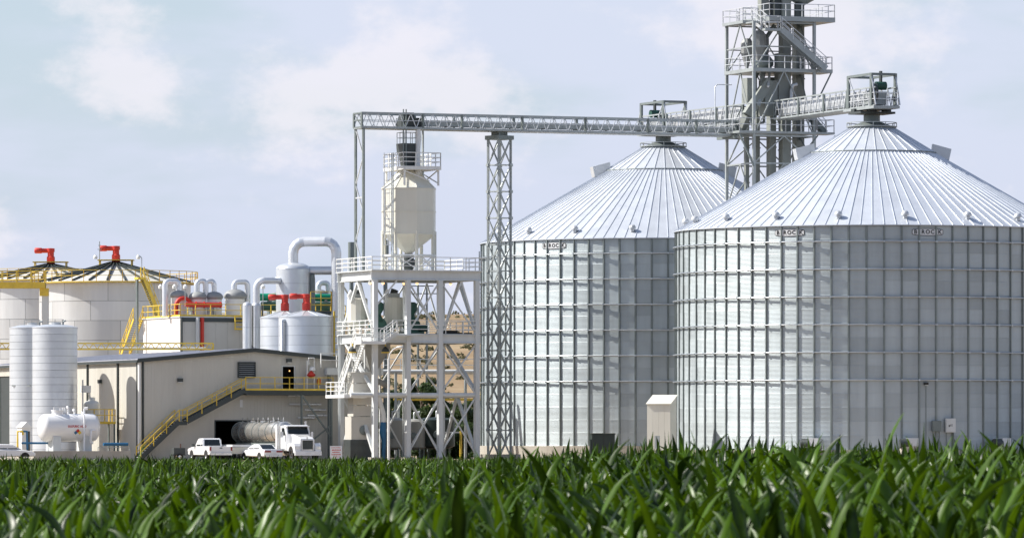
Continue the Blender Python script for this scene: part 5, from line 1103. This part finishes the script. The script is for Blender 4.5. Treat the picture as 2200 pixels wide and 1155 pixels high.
# notice board
x = WX(722, 492); f = thing('notice_board', 'white notice board with red lines of print standing near the truck', 'sign', x, 492, 0, R(5)); zq0, zq1 = WZ(984, 492), WZ(957, 492)
B(-0.5, 0.5, -0.02, 0.02, zq0, zq1).build('board', 'sign_white', f)
for q in (-.42, .42): B(q-.04, q+.04, 0.03, 0.1, -0.05, zq1-.03).build('post', 'white_paint', f)
for k, (wid, h_) in enumerate(((.78, .07), (.7, .12), (.62, .1), (.74, .1), (.5, .06))):
    z = zq1-.14-.19*k; b = MB(); xq = -wid/2; kk = 0
    while xq < wid/2-.03: l_ = random.uniform(.03, .08); b.box(xq, xq+l_, -.026, -.022, z-h_/2, z+h_/2*random.uniform(.5, 1)); xq += l_+.03
    b.build('print_line', 'sign_red', f)
# ================================================================ vehicles
def wheel(root, x, y, r, w, side, rim='chrome'):
    b = MB(); b.lathe([(r*0.58, -w/2), (r*0.93, -w/2), (r, -w/2+0.04), (r, w/2-0.04), (r*0.93, w/2), (r*0.58, w/2)], 20); o = b.build('wheel', 'rubber', root); o.location = (x, y, r); o.rotation_euler = (R(90), 0, 0)
    b = MB(); b.lathe([(r*0.6, w/2-0.03), (r*0.5, w/2-0.06), (r*0.2, w/2-0.04), (0.01, w/2-0.02)], 16); b.lathe([(r*0.6, -w/2+0.03), (0.01, -w/2+0.05)], 16); b.build('rim', rim, o)
    if side > 0: o.rotation_euler = (R(-90), 0, 0)
def place(name, label, cat, rear, heading, half, group=None):
    c, s = math.cos(heading), math.sin(heading); return thing(name, label, cat, rear[0]+c*half, rear[1]+s*half, 0, heading, group)
VA = PHI+R(90)                                                      # heading along +v (away and left)
Y = 494.0; pk = place('pickup_truck', 'white extended cab pickup parked with its tailgate out beside the stair', 'pickup', (WX(475, Y), Y), VA, 2.9)
b = MB(); b.extr([(-2.85, 0.52), (-2.85, 0.78), (2.8, 0.78), (2.86, 0.55), (2.6, 0.45), (-2.6, 0.45)], 0.97, 0.05); b.build('body', 'car_white', pk)
b = MB(); b.extr([(-0.72, 0.7), (-0.72, 1.17), (1.25, 1.17), (2.1, 1.12), (2.75, 1.0), (2.88, 0.85), (2.88, 0.7)], 0.985, 0.07); b.build('cab_body', 'car_white', pk)
b = MB(); b.extr([(-0.7, 1.15), (-0.52, 1.78), (-0.35, 1.86), (0.45, 1.86), (0.62, 1.8), (1.35, 1.15)], 0.84, 0.1); b.build('cab_roof', 'car_white', pk)
B(-2.88, -2.8, -0.9, 0.9, 0.62, 1.16).build('tailgate', 'car_white', pk)
for s in (-1, 1):
    b = MB(); b.box(-2.8, -0.72, s*0.985-0.05 if s > 0 else -0.985, 0.985 if s > 0 else -0.985+0.05, 0.7, 1.18); b.build('bed_side', 'car_white', pk)
    B(-2.9, -2.82, s*0.93-0.07, s*0.93+0.07, 0.82, 1.14).build('tail_light', 'red_lens', pk)
    y = s*0.845
    MB().add([(-0.05, y, 1.22), (0.95, y, 1.22), (0.5, y*0.975, 1.72), (-0.05, y*0.975, 1.75)], [(0, 1, 2, 3)]).build('side_window', 'glass_dark', pk)
    MB().add([(-0.6, y, 1.22), (-0.15, y, 1.22), (-0.15, y*0.975, 1.75), (-0.46, y*0.975, 1.72)], [(0, 1, 2, 3)]).build('side_window', 'glass_dark', pk)
    B(0.95, 1.15, s*1.1-0.12, s*1.1+0.12, 1.15, 1.38).build('mirror', 'trim_dark', pk)
    for x in (-1.85, 1.85):
        wheel(pk, x, s*0.86, 0.39, 0.26, s)
        b = MB(); n = 10; R1 = 0.47
        b.add([(x+R1*math.cos(math.pi*i/n), s*0.992, 0.42+R1*math.sin(math.pi*i/n)) for i in range(n+1)], [tuple(range(n+1))]); b.build('wheel_arch', 'rubber', pk)
MB().add([(-0.715, -0.7, 1.24), (-0.715, 0.7, 1.24), (-0.56, 0.64, 1.74), (-0.56, -0.64, 1.74)], [(0, 1, 2, 3)]).build('rear_window', 'glass_dark', pk)
MB().add([(1.32, -0.74, 1.2), (1.32, 0.74, 1.2), (0.7, 0.68, 1.76), (0.7, -0.68, 1.76)], [(0, 3, 2, 1)]).build('windscreen', 'glass_dark', pk)
B(-3.02, -2.88, -0.95, 0.95, 0.45, 0.62).build('rear_bumper', 'chrome', pk); B(-2.89, -2.882, -0.12, 0.12, 1.0, 1.08).build('tailgate_handle', 'trim_dark', pk); B(-3.03, -3.021, -0.16, 0.16, 0.48, 0.6).build('number_plate', 'sign_white', pk)
B(-2.7, 2.7, -0.8, 0.8, 0.28, 0.5).build('chassis', 'rubber', pk)

def sedan(name, label, rear, heading):
    c = place(name, label, 'car', rear, heading, 2.3, 'white cars')
    b = MB(); b.extr([(-2.3, 0.45), (-2.32, 0.72), (-2.22, 0.9), (-1.2, 0.94), (1.1, 0.90), (1.95, 0.78), (2.28, 0.6), (2.25, 0.35), (-2.2, 0.3)], 0.87, 0.09); b.build('body', 'car_white', c)
    b = MB(); b.extr([(-1.5, 0.92), (-0.85, 1.32), (-0.6, 1.37), (0.1, 1.36), (0.3, 1.3), (1.15, 0.9)], 0.72, 0.1); b.build('cabin', 'car_white', c)
    for s in (-1, 1):
        y = s*0.725
        MB().add([(-1.1, y, 0.97), (-0.1, y, 0.97), (-0.1, y*.97, 1.28), (-0.7, y*.97, 1.26)], [(0, 1, 2, 3)]).build('side_window', 'glass_dark', c)
        MB().add([(0.0, y, 0.97), (0.85, y, 0.97), (0.25, y*.97, 1.26), (0.0, y*.97, 1.28)], [(0, 1, 2, 3)]).build('side_window', 'glass_dark', c)
        B(-2.33, -2.26, s*0.55-0.28, s*0.55+0.28, 0.68, 0.82).build('tail_light', 'red_lens', c)
        for x in (-1.35, 1.4):
            wheel(c, x, s*0.77, 0.31, 0.2, s)
            b = MB(); n = 10; b.add([(x+0.37*math.cos(math.pi*i/n), s*0.873, 0.33+0.36*math.sin(math.pi*i/n)) for i in range(n+1)], [tuple(range(n+1))]); b.build('wheel_arch', 'rubber', c)
    MB().add([(-1.44, -0.62, 0.98), (-1.44, 0.62, 0.98), (-0.86, 0.56, 1.32), (-0.86, -0.56, 1.32)], [(0, 1, 2, 3)]).build('rear_window', 'glass_dark', c)
    MB().add([(1.12, -0.64, 0.95), (1.12, 0.64, 0.95), (0.36, 0.58, 1.3), (0.36, -0.58, 1.3)], [(0, 3, 2, 1)]).build('windscreen', 'glass_dark', c)
    B(-2.35, -2.33, -0.25, 0.25, 0.5, 0.62).build('number_plate', 'sign_white', c); B(-2.37, -2.3, -0.8, 0.8, 0.32, 0.46).build('rear_bumper', 'car_white', c)
    return c
Y = 492.5; sedan('parked_car', 'white saloon car parked between the pickup and the truck cab', (WX(588, Y), Y), VA+R(8))
sedan('parked_car', 'white car half out of the scene before the storage silos', (WX(-45, 486), 486), R(12))

Y = 493.5; tr = thing('truck_tractor', 'white conventional truck cab with tall black grille coupled to a tanker', 'truck', WX(663, Y)-SP*3.45, Y+CP*3.45, 0, VA+math.pi)
b = MB(); b.extr([(-0.62, 0.85), (-0.62, 2.85), (-0.5, 2.93), (0.35, 2.97), (0.62, 2.9), (0.98, 2.2), (0.98, 0.85)], 1.08, 0.09); b.build('cab', 'car_white', tr)
b = MB(); b.extr([(-1.75, 0.9), (-1.75, 2.86), (-1.65, 2.93), (-0.66, 2.93), (-0.66, 0.9)], 1.1, 0.08); b.build('sleeper', 'car_white', tr)
b = MB(); b.extr([(0.95, 0.95), (0.95, 2.2), (1.3, 2.18), (2.7, 1.95), (3.08, 1.8), (3.16, 1.55), (3.16, 0.8)], 0.66, 0.1); b.build('hood', 'car_white', tr)
for s in (-1, 1):
    b = MB(); n = 10; xc, zc_ = 2.3, 0.6
    prof = [(xc+0.66*math.cos(a), zc_+0.62*math.sin(a)) for a in np.linspace(0.1, math.pi-0.05, 9)] 
    prof = [(3.3, 0.62), (3.28, 1.2), (3.05, 1.45), (1.5, 1.42), (1.25, 0.85)] + [(xc+0.62*math.cos(a), zc_+0.6*math.sin(a)) for a in np.linspace(math.pi-0.3, 0.05, 8)]
    for yy in (s*0.66, s*1.17):
        b.add([(x, yy, z) for x, z in prof], [tuple(range(len(prof)))])
    m_ = len(prof); b.add([(x, s*0.66, z) for x, z in prof]+[(x, s*1.17, z) for x, z in prof], [(i, (i+1) % m_, m_+(i+1) % m_, m_+i) for i in range(m_)]); b.build('fender', 'car_white', tr)
    B(3.27, 3.31, s*0.95-0.15, s*0.95+0.15, 0.98, 1.15).build('headlight', 'chrome', tr)
    MB().add([(-0.2, s*1.085, 2.1), (0.75, s*1.085, 2.1), (0.45, s*1.08, 2.72), (-0.2, s*1.08, 2.72)], [(0, 1, 2, 3)]).build('side_window', 'glass_dark', tr)
    MB().tube([(-0.64, s*1.22, 0.8), (-0.64, s*1.22, 3.3)], 0.09, 10).build('exhaust_stack', 'chrome', tr)
    b = MB(); b.tube([(-0.6, s*1.0, 0.72), (0.9, s*1.0, 0.72)], 0.3, 14); b.build('fuel_tank', 'chrome', tr)
    B(0.55, 0.65, s*1.33-0.1, s*1.33+0.1, 1.9, 2.4).build('mirror', 'chrome', tr)
    wheel(tr, 2.3, s*1.0, 0.52, 0.28, s)
    for x in (-2.7, -3.95): wheel(tr, x, s*0.93, 0.52, 0.5, s)
MB().add([(1.0, -0.92, 2.22), (1.0, 0.92, 2.22), (0.70, 0.86, 2.82), (0.70, -0.86, 2.82)], [(0, 1, 2, 3)]).build('windscreen', 'glass_dark', tr)
B(0.4, 1.0, -1.0, 1.0, 2.84, 2.9).build('sun_visor', 'car_white', tr)
g = MB(); g.box(3.17, 3.22, -0.52, -0.46, 0.86, 1.74); g.box(3.17, 3.22, 0.46, 0.52, 0.86, 1.74); g.box(3.17, 3.22, -0.46, 0.46, 1.68, 1.74); g.box(3.17, 3.22, -0.46, 0.46, 0.86, 0.92); go = g.build('grille', 'chrome', tr)
B(3.165, 3.18, -0.46, 0.46, 0.92, 1.68).build('grille_core', 'interior', go)
for i in range(11): B(3.18, 3.2, -0.44+0.08*i-0.012, -0.44+0.08*i+0.012, 0.92, 1.68).build('grille_bar', 'galv_dull', go)
b = MB(); b.lathe([(0.01, 0.1), (0.07, 0.05), (0.07, -0.03), (0.01, -0.05)], 10, c=(3.12, 0, 1.86)); b.build('hood_ornament', 'chrome', tr)
b = MB(); b.extr([(3.2, 0.38), (3.2, 0.8), (3.42, 0.78), (3.45, 0.42)], 1.18, 0.04); b.build('front_bumper', 'car_white', tr); B(3.452, 3.46, -0.2, 0.2, 0.55, 0.68).build('number_plate', 'sign_white', tr)
B(-4.6, 3.1, -0.45, 0.45, 0.62, 0.88).build('chassis', 'rubber', tr)
B(-3.9, -1.8, -1.15, -0.9, 0.98, 1.08).build('red_fairing', 'red_paint', tr)
tk = thing('tanker_trailer', 'polished stainless tanker trailer backed into the dark doorway', 'trailer', tr.location.x, tr.location.y, 0, VA+math.pi); rt = 0.9; zc_ = 2.38
b = MB(); b.tube([(-1.98, 0, zc_), (-2.05, 0, zc_), (-2.25, 0, zc_), (-13.6, 0, zc_), (-13.8, 0, zc_), (-13.87, 0, zc_)], [rt*.6, rt*0.88, rt, rt, rt*.88, rt*.6], 32); b.build('tank_barrel', 'stainless', tk)
for x in np.arange(-3.2, -13.5, -1.7): b = MB(); b.tube([(x-.04, 0, zc_), (x+.04, 0, zc_)], rt+0.035, 32); b.build('tank_band', 'galv_dull', tk)
b = MB()
for s in (-.45, .45): b.bar((-4.0, s, zc_+rt+.12), (-12, s, zc_+rt+.12), 0.06)
for x in np.arange(-4.0, -12.1, -1.3): b.bar((x, -.45, zc_+rt-.1), (x, -.45, zc_+rt+.35), 0.05); b.bar((x, .45, zc_+rt-.1), (x, .45, zc_+rt+.35), 0.05)
b.build('top_rail', 'chrome', tk)
for x in (-5.5, -8, -10.5): b = MB(); b.lathe([(0.25, -0.1), (0.25, 0.16), (0.01, 0.2)], 14, c=(x, 0, zc_+rt)); b.build('manhole', 'chrome', tk)
B(-13.5, -2.2, -0.5, 0.5, 1.2, 1.5).build('subframe', 'galv_dull', tk)
for s in (-1, 1):
    for x in (-11.2, -12.5): wheel(tk, x, s*0.93, 0.52, 0.5, s)
    b = MB(); b.tube([(-6.0, s*0.85, 1.15), (-10.2, s*0.85, 1.15)], 0.14, 10); b.build('hose_tube', 'chrome', tk)
    MB().bar((-5.2, s*0.8, 0.1), (-5.2, s*0.8, 1.3), 0.12).build('landing_leg', 'rubber', tk)
    b = MB(); b.extr([(-10.4, 1.12), (-10.5, 1.22), (-13.3, 1.22), (-13.4, 1.05), (-13.3, 1.02), (-10.6, 1.14)], 0.27, 0.02, s*0.95); b.build('mudguard', 'chrome', tk)
# low white flatbed cart between pickup and truck
Y = 497; ct = thing('flatbed_cart', 'low white trailer with boxed sides standing behind the pickup', 'trailer', WX(512, Y), Y, 0, VA)
B(-1.6, 1.6, -1.1, 1.1, 1.12, 1.32).build('bed', 'white_paint', ct); B(-1.5, 1.5, -1.05, 1.05, 0.55, 1.1).build('side_box', 'cream_paint', ct)
for s in (-1, 1):
    for x in (-0.5, 0.5): wheel(ct, x, s*1.16, 0.36, 0.22, s)
Y = 500; gn = thing('portable_welder', 'small dark wheeled welder set standing beside the yellow stair', 'welder', WX(383, Y), Y, 0, PHI)
B(-0.5, 0.5, -0.35, 0.35, 0.5, 1.05).build('housing', 'dark_machine', gn); B(-0.65, 0.65, -0.05, 0.05, 0.42, 0.5).build('frame', 'dark_machine', gn); MB().tube([(0.2, 0, 1.05), (0.2, 0, 1.4)], 0.05, 6).build('exhaust', 'rust', gn)
for s in (-1, 1): wheel(gn, 0, s*0.42, 0.28, 0.14, s)

# ================================================================ trees and scrub
def leaf_mat(name, c0, c1, gloss=0.45, trans=0.35, spec=0.4):
    m = bpy.data.materials.new(name); m.use_nodes = True; t = m.node_tree; b = t.nodes['Principled BSDF']; N = t.nodes.new; L = t.links.new
    at_ = N('ShaderNodeAttribute'); at_.attribute_name = 'tone'; g = N('ShaderNodeNewGeometry'); nz = N('ShaderNodeTexNoise'); nz.inputs['Scale'].default_value = 1.3; L(g.outputs['Position'], nz.inputs[0])
    a = N('ShaderNodeMath'); a.operation = 'MULTIPLY_ADD'; L(nz.outputs[0], a.inputs[0]); a.inputs[1].default_value = 0.6; L(at_.outputs['Fac'], a.inputs[2])
    a2 = N('ShaderNodeMath'); a2.operation = 'SUBTRACT'; a2.use_clamp = True; L(a.outputs[0], a2.inputs[0]); a2.inputs[1].default_value = 0.3
    mx = N('ShaderNodeMix'); mx.data_type = 'RGBA'; L(a2.outputs[0], mx.inputs[0]); mx.inputs[6].default_value = (*c0, 1); mx.inputs[7].default_value = (*c1, 1)
    L(mx.outputs[2], b.inputs['Base Color']); b.inputs['Roughness'].default_value = gloss; b.inputs['Specular IOR Level'].default_value = spec
    tr_ = N('ShaderNodeBsdfTranslucent'); hs = N('ShaderNodeHueSaturation'); hs.inputs['Value'].default_value = 1.5; hs.inputs['Hue'].default_value = 0.485; L(mx.outputs[2], hs.inputs['Color']); L(hs.outputs[0], tr_.inputs[0])
    ms_ = N('ShaderNodeMixShader'); ms_.inputs[0].default_value = trans; L(b.outputs[0], ms_.inputs[1]); L(tr_.outputs[0], ms_.inputs[2]); L(ms_.outputs[0], t.nodes['Material Output'].inputs[0])
    MATS[name] = m
leaf_mat('tree_leaf', (0.022, 0.045, 0.016), (0.065, 0.105, 0.032), 0.55, 0.3)
leaf_mat('scrub_leaf', (0.06, 0.065, 0.03), (0.12, 0.12, 0.06), 0.8, 0.2)
leaf_mat('corn_leaf', (0.004, 0.016, 0.001), (0.078, 0.160, 0.003), 0.38, 0.24, 0.28)
def raw_mesh(name, V, Fq, tone, m, smooth=False):
    me = bpy.data.meshes.new(name); nv, nf, k = len(V), len(Fq), Fq.shape[1]
    me.vertices.add(nv); me.vertices.foreach_set('co', V.astype(np.float32).ravel()); me.loops.add(nf*k); me.loops.foreach_set('vertex_index', Fq.astype(np.int32).ravel())
    me.polygons.add(nf); me.polygons.foreach_set('loop_start', np.arange(0, nf*k, k, dtype=np.int32)); me.polygons.foreach_set('loop_total', np.full(nf, k, dtype=np.int32))
    me.materials.append(MATS[m]); me.update(calc_edges=True); me.polygons.foreach_set('use_smooth', np.full(nf, smooth))
    if tone is not None: a = me.attributes.new('tone', 'FLOAT', 'POINT'); a.data.foreach_set('value', tone.astype(np.float32))
    return me
def leaves(centers, radii, per, size, flat=0.75):
    P = []; T_ = []
    for c, r in zip(centers, radii):
        n = int(per*r*r); d = rng.normal(size=(n, 3)); d /= np.linalg.norm(d, axis=1)[:, None]; q = d*(rng.random(n)**0.4)[:, None]*r; q[:, 2] *= flat; P.append(q+c); T_.append(np.full(n, rng.random()*0.7)+rng.random(n)*0.3)
    P = np.concatenate(P); T_ = np.concatenate(T_); n = len(P)
    a = rng.normal(size=(n, 3)); a /= np.linalg.norm(a, axis=1)[:, None]; b_ = rng.normal(size=(n, 3)); b_ -= a*(a*b_).sum(1)[:, None]; b_ /= np.linalg.norm(b_, axis=1)[:, None]
    s = size*(0.6+0.8*rng.random(n))[:, None]; V = np.stack([P-a*s, P-b_*s*0.5, P+a*s, P+b_*s*0.5], 1).reshape(-1, 3)
    return V, np.arange(4*n).reshape(-1, 4), np.repeat(T_, 4)
def tree(px, Y, h, w, label):
    x = WX(px, Y); t = thing('tree', label, 'tree', x, Y, 0, 0, 'trees behind the platform tower')
    b = MB(); b.tube([(0, 0, -0.1), (0.1, 0, h*0.25), (0.0, 0.1, h*0.55), (0.1, 0, h*0.85)], [0.25, 0.2, 0.13, 0.05], 8)
    cs, rs_ = [], []
    for k in range(34):
        a = random.uniform(0, 6.28); z = h*random.uniform(0.07, 0.93); rr = w*0.5*(1-0.75*abs(z/h-0.42))*random.uniform(0.3, 0.95); c = (rr*math.cos(a), rr*math.sin(a), z); cs.append(np.array(c)); rs_.append(random.uniform(0.5, 1.15)*w/6)
        if k % 2 == 0: b.tube([(0, 0, max(0.3, z-h*0.18)), (c[0]*.5, c[1]*.5, z-h*.05), c], [0.09, 0.06, 0.02], 5)
    b.build('trunk', 'bark', t); V, Fq, T_ = leaves(cs, rs_, 520, 0.17); put('crown', raw_mesh('crown', V, Fq, T_, 'tree_leaf'), t)
for px, Y, h, w, lab in ((905, 592, 8.7, 5.2, 'tallest dark green tree rising behind the yellow pipe bridge'), (868, 600, 7.4, 5.0, 'dark green tree standing beside the tallest tree'), (942, 584, 5.6, 4.6, 'bushy tree behind the black tank'), (972, 590, 5.8, 4.8, 'bushy tree between black tank and yellow standpipe'),
                         (1000, 582, 5.4, 4.6, 'bushy tree behind the yellow standpipe'), (1030, 588, 5.9, 5.0, 'bushy tree seen between tower and lattice mast'), (1062, 590, 5.2, 4.6, 'bushy tree at the foot of the back grain bin'), (835, 596, 5.2, 4.6, 'bushy tree behind the dull grey tank'), (795, 600, 5.0, 4.6, 'bushy tree behind the blower cabinet'), (920, 575, 3.2, 3.6, 'low shrubby tree in front of the tallest tree'), (985, 572, 3.0, 3.6, 'low shrubby tree right of the black tank'), (955, 568, 3.0, 4.4, 'low shrubby tree directly behind the black tank'), (1015, 570, 3.4, 4.4, 'low shrubby tree left of the lattice mast foot'), (1045, 566, 3.2, 4.2, 'low shrubby tree directly behind the lattice mast')):
    tree(px, Y, h, w, lab)
cs, rs_ = [], []
for k in range(600):
    y = random.uniform(690, 1430); x = WX(random.uniform(500, 1350), y); cs.append(np.array((x, y, hill_z(x, y)+0.15))); rs_.append(random.uniform(0.35, 1.0))
V, Fq, T_ = leaves(cs, rs_, 34, 0.34, 0.55); put('scrub', raw_mesh('scrub', V, Fq, T_, 'scrub_leaf'), kind='stuff', label='low dark scrub dotted over the tan hillside')

# ================================================================ corn
def corn_leaf(L_, wd, el0, bend_, twist, n=9, fold=0.30):
    V, t_ = [], []; p = np.array([0.0, 0.0, 0.0]); ds = L_/n
    for i in range(n+1):
        u = i/n; el = el0-bend_*u**1.6; d = np.array([math.cos(el), 0, math.sin(el)]); nrm = np.array([-math.sin(el), 0, math.cos(el)])
        w_ = wd*(0.55+0.9*u if u < 0.35 else 0.865*(1-((u-0.35)/0.65)**1.8))+0.002; ta = twist*u; side = np.array([0, math.cos(ta), 0])+nrm*math.sin(ta); side /= np.linalg.norm(side); n2 = np.cross(d, side)
        wav = 0.08*w_*math.sin(u*14)
        V += [p-side*w_/2+n2*(-fold*w_*0.5+wav), p.copy(), p+side*w_/2+n2*(-fold*w_*0.5-wav)]
        if i < n: p = p+d*ds
    V = np.array(V); V[:, 2] *= 1.0
    Fq = [(3*i+j, 3*i+j+1, 3*i+j+4, 3*i+j+3) for i in range(n) for j in range(2)]
    return V, np.array(Fq)
def leaf_set(n):
    out = []
    for k in range(18):
        up = k < 9
        L_ = random.uniform(0.27, 0.47); out.append((up, *corn_leaf(L_, random.uniform(0.038, 0.066), R(random.uniform(60, 88)) if up else R(random.uniform(40, 75)), R(random.uniform(10, 110)) if up else R(random.uniform(90, 175)), random.uniform(-2.2, 2.2), n)))
    return out
NEAR, MID, FAR = leaf_set(10), leaf_set(5), leaf_set(3)
NEAR_ME = []
for up, V, Fq in NEAR:
    NEAR_ME.append((up, raw_mesh('leaf', V, Fq, np.repeat(rng.random(len(V)//3)*0.15+rng.random()*0.75, 3)+np.tile([0.0, 0.3, 0.0], len(V)//3), 'corn_leaf', True)))
UPI = [i for i, s in enumerate(NEAR) if s[0]]; DNI = [i for i, s in enumerate(NEAR) if not s[0]]
def stand_h(x, y):                                                  # the stand is taller on a strip of better soil to the right
    k = smooth(-1.6, 1.8, x); return 1.33 + k*(0.17 + 0.11*smooth(35, 65, y))*(1-smooth(105, 190, y))
def plant_rows(y0, y1, row, gap, wide=1.3):
    y = y0
    while y < y1:
        half = 1100/FPX*y*wide+0.3; x = -half+random.random()*gap
        while x < half: yield x+random.uniform(-.08, .08), y+random.uniform(-.16, .16); x += gap*random.uniform(0.7, 1.35)
        y += row
def plant_leaves(h):
    k = random.randint(8, 11); out = []; a = random.uniform(0, math.pi)
    for j in range(k):
        f = (j+1)/k; up = j >= k-3
        out.append((random.choice(UPI if up else DNI), h*(0.22+0.50*f), a+(math.pi if j % 2 else 0)+random.uniform(-.5, .5), random.uniform(0.85, 1.15)*(1.0 if up else 1.05)))
    return out
cnt = 0; spill = []
STALK = [MB().tube([(0, 0, -0.05), (0.01, 0, 0.35), (0, 0.01, 0.75)], [0.016, 0.014, 0.008], 6).mesh('stalk', 'corn_leaf')]
pts = [(x, y) for x, y in plant_rows(30.5, 60.0, 0.44, 0.15)]
pts.sort(key=lambda p: p[1])
for (x, y) in pts:
    gz = ground_z(x, y); h = stand_h(x, y)*random.uniform(0.90, 1.10)*(1.10 if random.random() < 0.04 else 1.0)
    if cnt < 300 and abs(x)/y*FPX < 1110:
        cnt += 1; c = thing('corn_plant', 'green corn plant in the foremost rows of the field', 'corn plant', x, y, gz, 0, 'foremost corn plants')
        o = put('stalk', STALK[0], c); o.scale = (1, 1, h/1.2)
        for li, z, a, s in plant_leaves(h):
            o = put('leaf', NEAR_ME[li][1], c, (0, 0, z), a); s *= h/1.2; o.scale = (s, s, s)
    else: spill.append((x, y, gz, h, 0))
for x, y in plant_rows(60.0, 130.0, 0.6, 0.2, 1.45): spill.append((x, y, ground_z(x, y), stand_h(x, y)*random.uniform(0.86, 1.15), 1))
for x, y in plant_rows(130.0, 438.0, 1.5, 0.55, 1.6): spill.append((x, y, ground_z(x, y), stand_h(x, y)*random.uniform(0.85, 1.12), 2))
sets = (NEAR, MID, FAR); acc = {}
for x, y, z0, h, lod in spill:
    for li, z, a, s in plant_leaves(h)[(0 if lod < 2 else 2):]:
        acc.setdefault((lod, li), []).append((x, y, z0+z, a, s*h/1.2*(1.0 if lod < 2 else 1.35), random.random()))
VV, FF, TT = [], [], []; base = 0
for (lod, li), L_ in acc.items():
    V, Fq = sets[lod][li][1], sets[lod][li][2]; A = np.array(L_); n = len(A); c, s = np.cos(A[:, 3]), np.sin(A[:, 3]); sc_ = A[:, 4]
    X = (V[None, :, 0]*c[:, None]-V[None, :, 1]*s[:, None])*sc_[:, None]+A[:, 0:1]; Y_ = (V[None, :, 0]*s[:, None]+V[None, :, 1]*c[:, None])*sc_[:, None]+A[:, 1:2]; Z = V[None, :, 2]*sc_[:, None]+A[:, 2:3]
    VV.append(np.stack([X, Y_, Z], 2).reshape(-1, 3)); FF.append((Fq[None]+(np.arange(n)*len(V))[:, None, None]+base).reshape(-1, 4)); TT.append(np.repeat(A[:, 5]*0.9, len(V))); base += n*len(V)
put('corn_field', raw_mesh('corn_field', np.concatenate(VV), np.concatenate(FF), np.concatenate(TT), 'corn_leaf', True), kind='stuff', label='dense green corn crop stretching back to the plant')
print('corn faces', sum(len(f) for f in FF), 'plants', cnt)
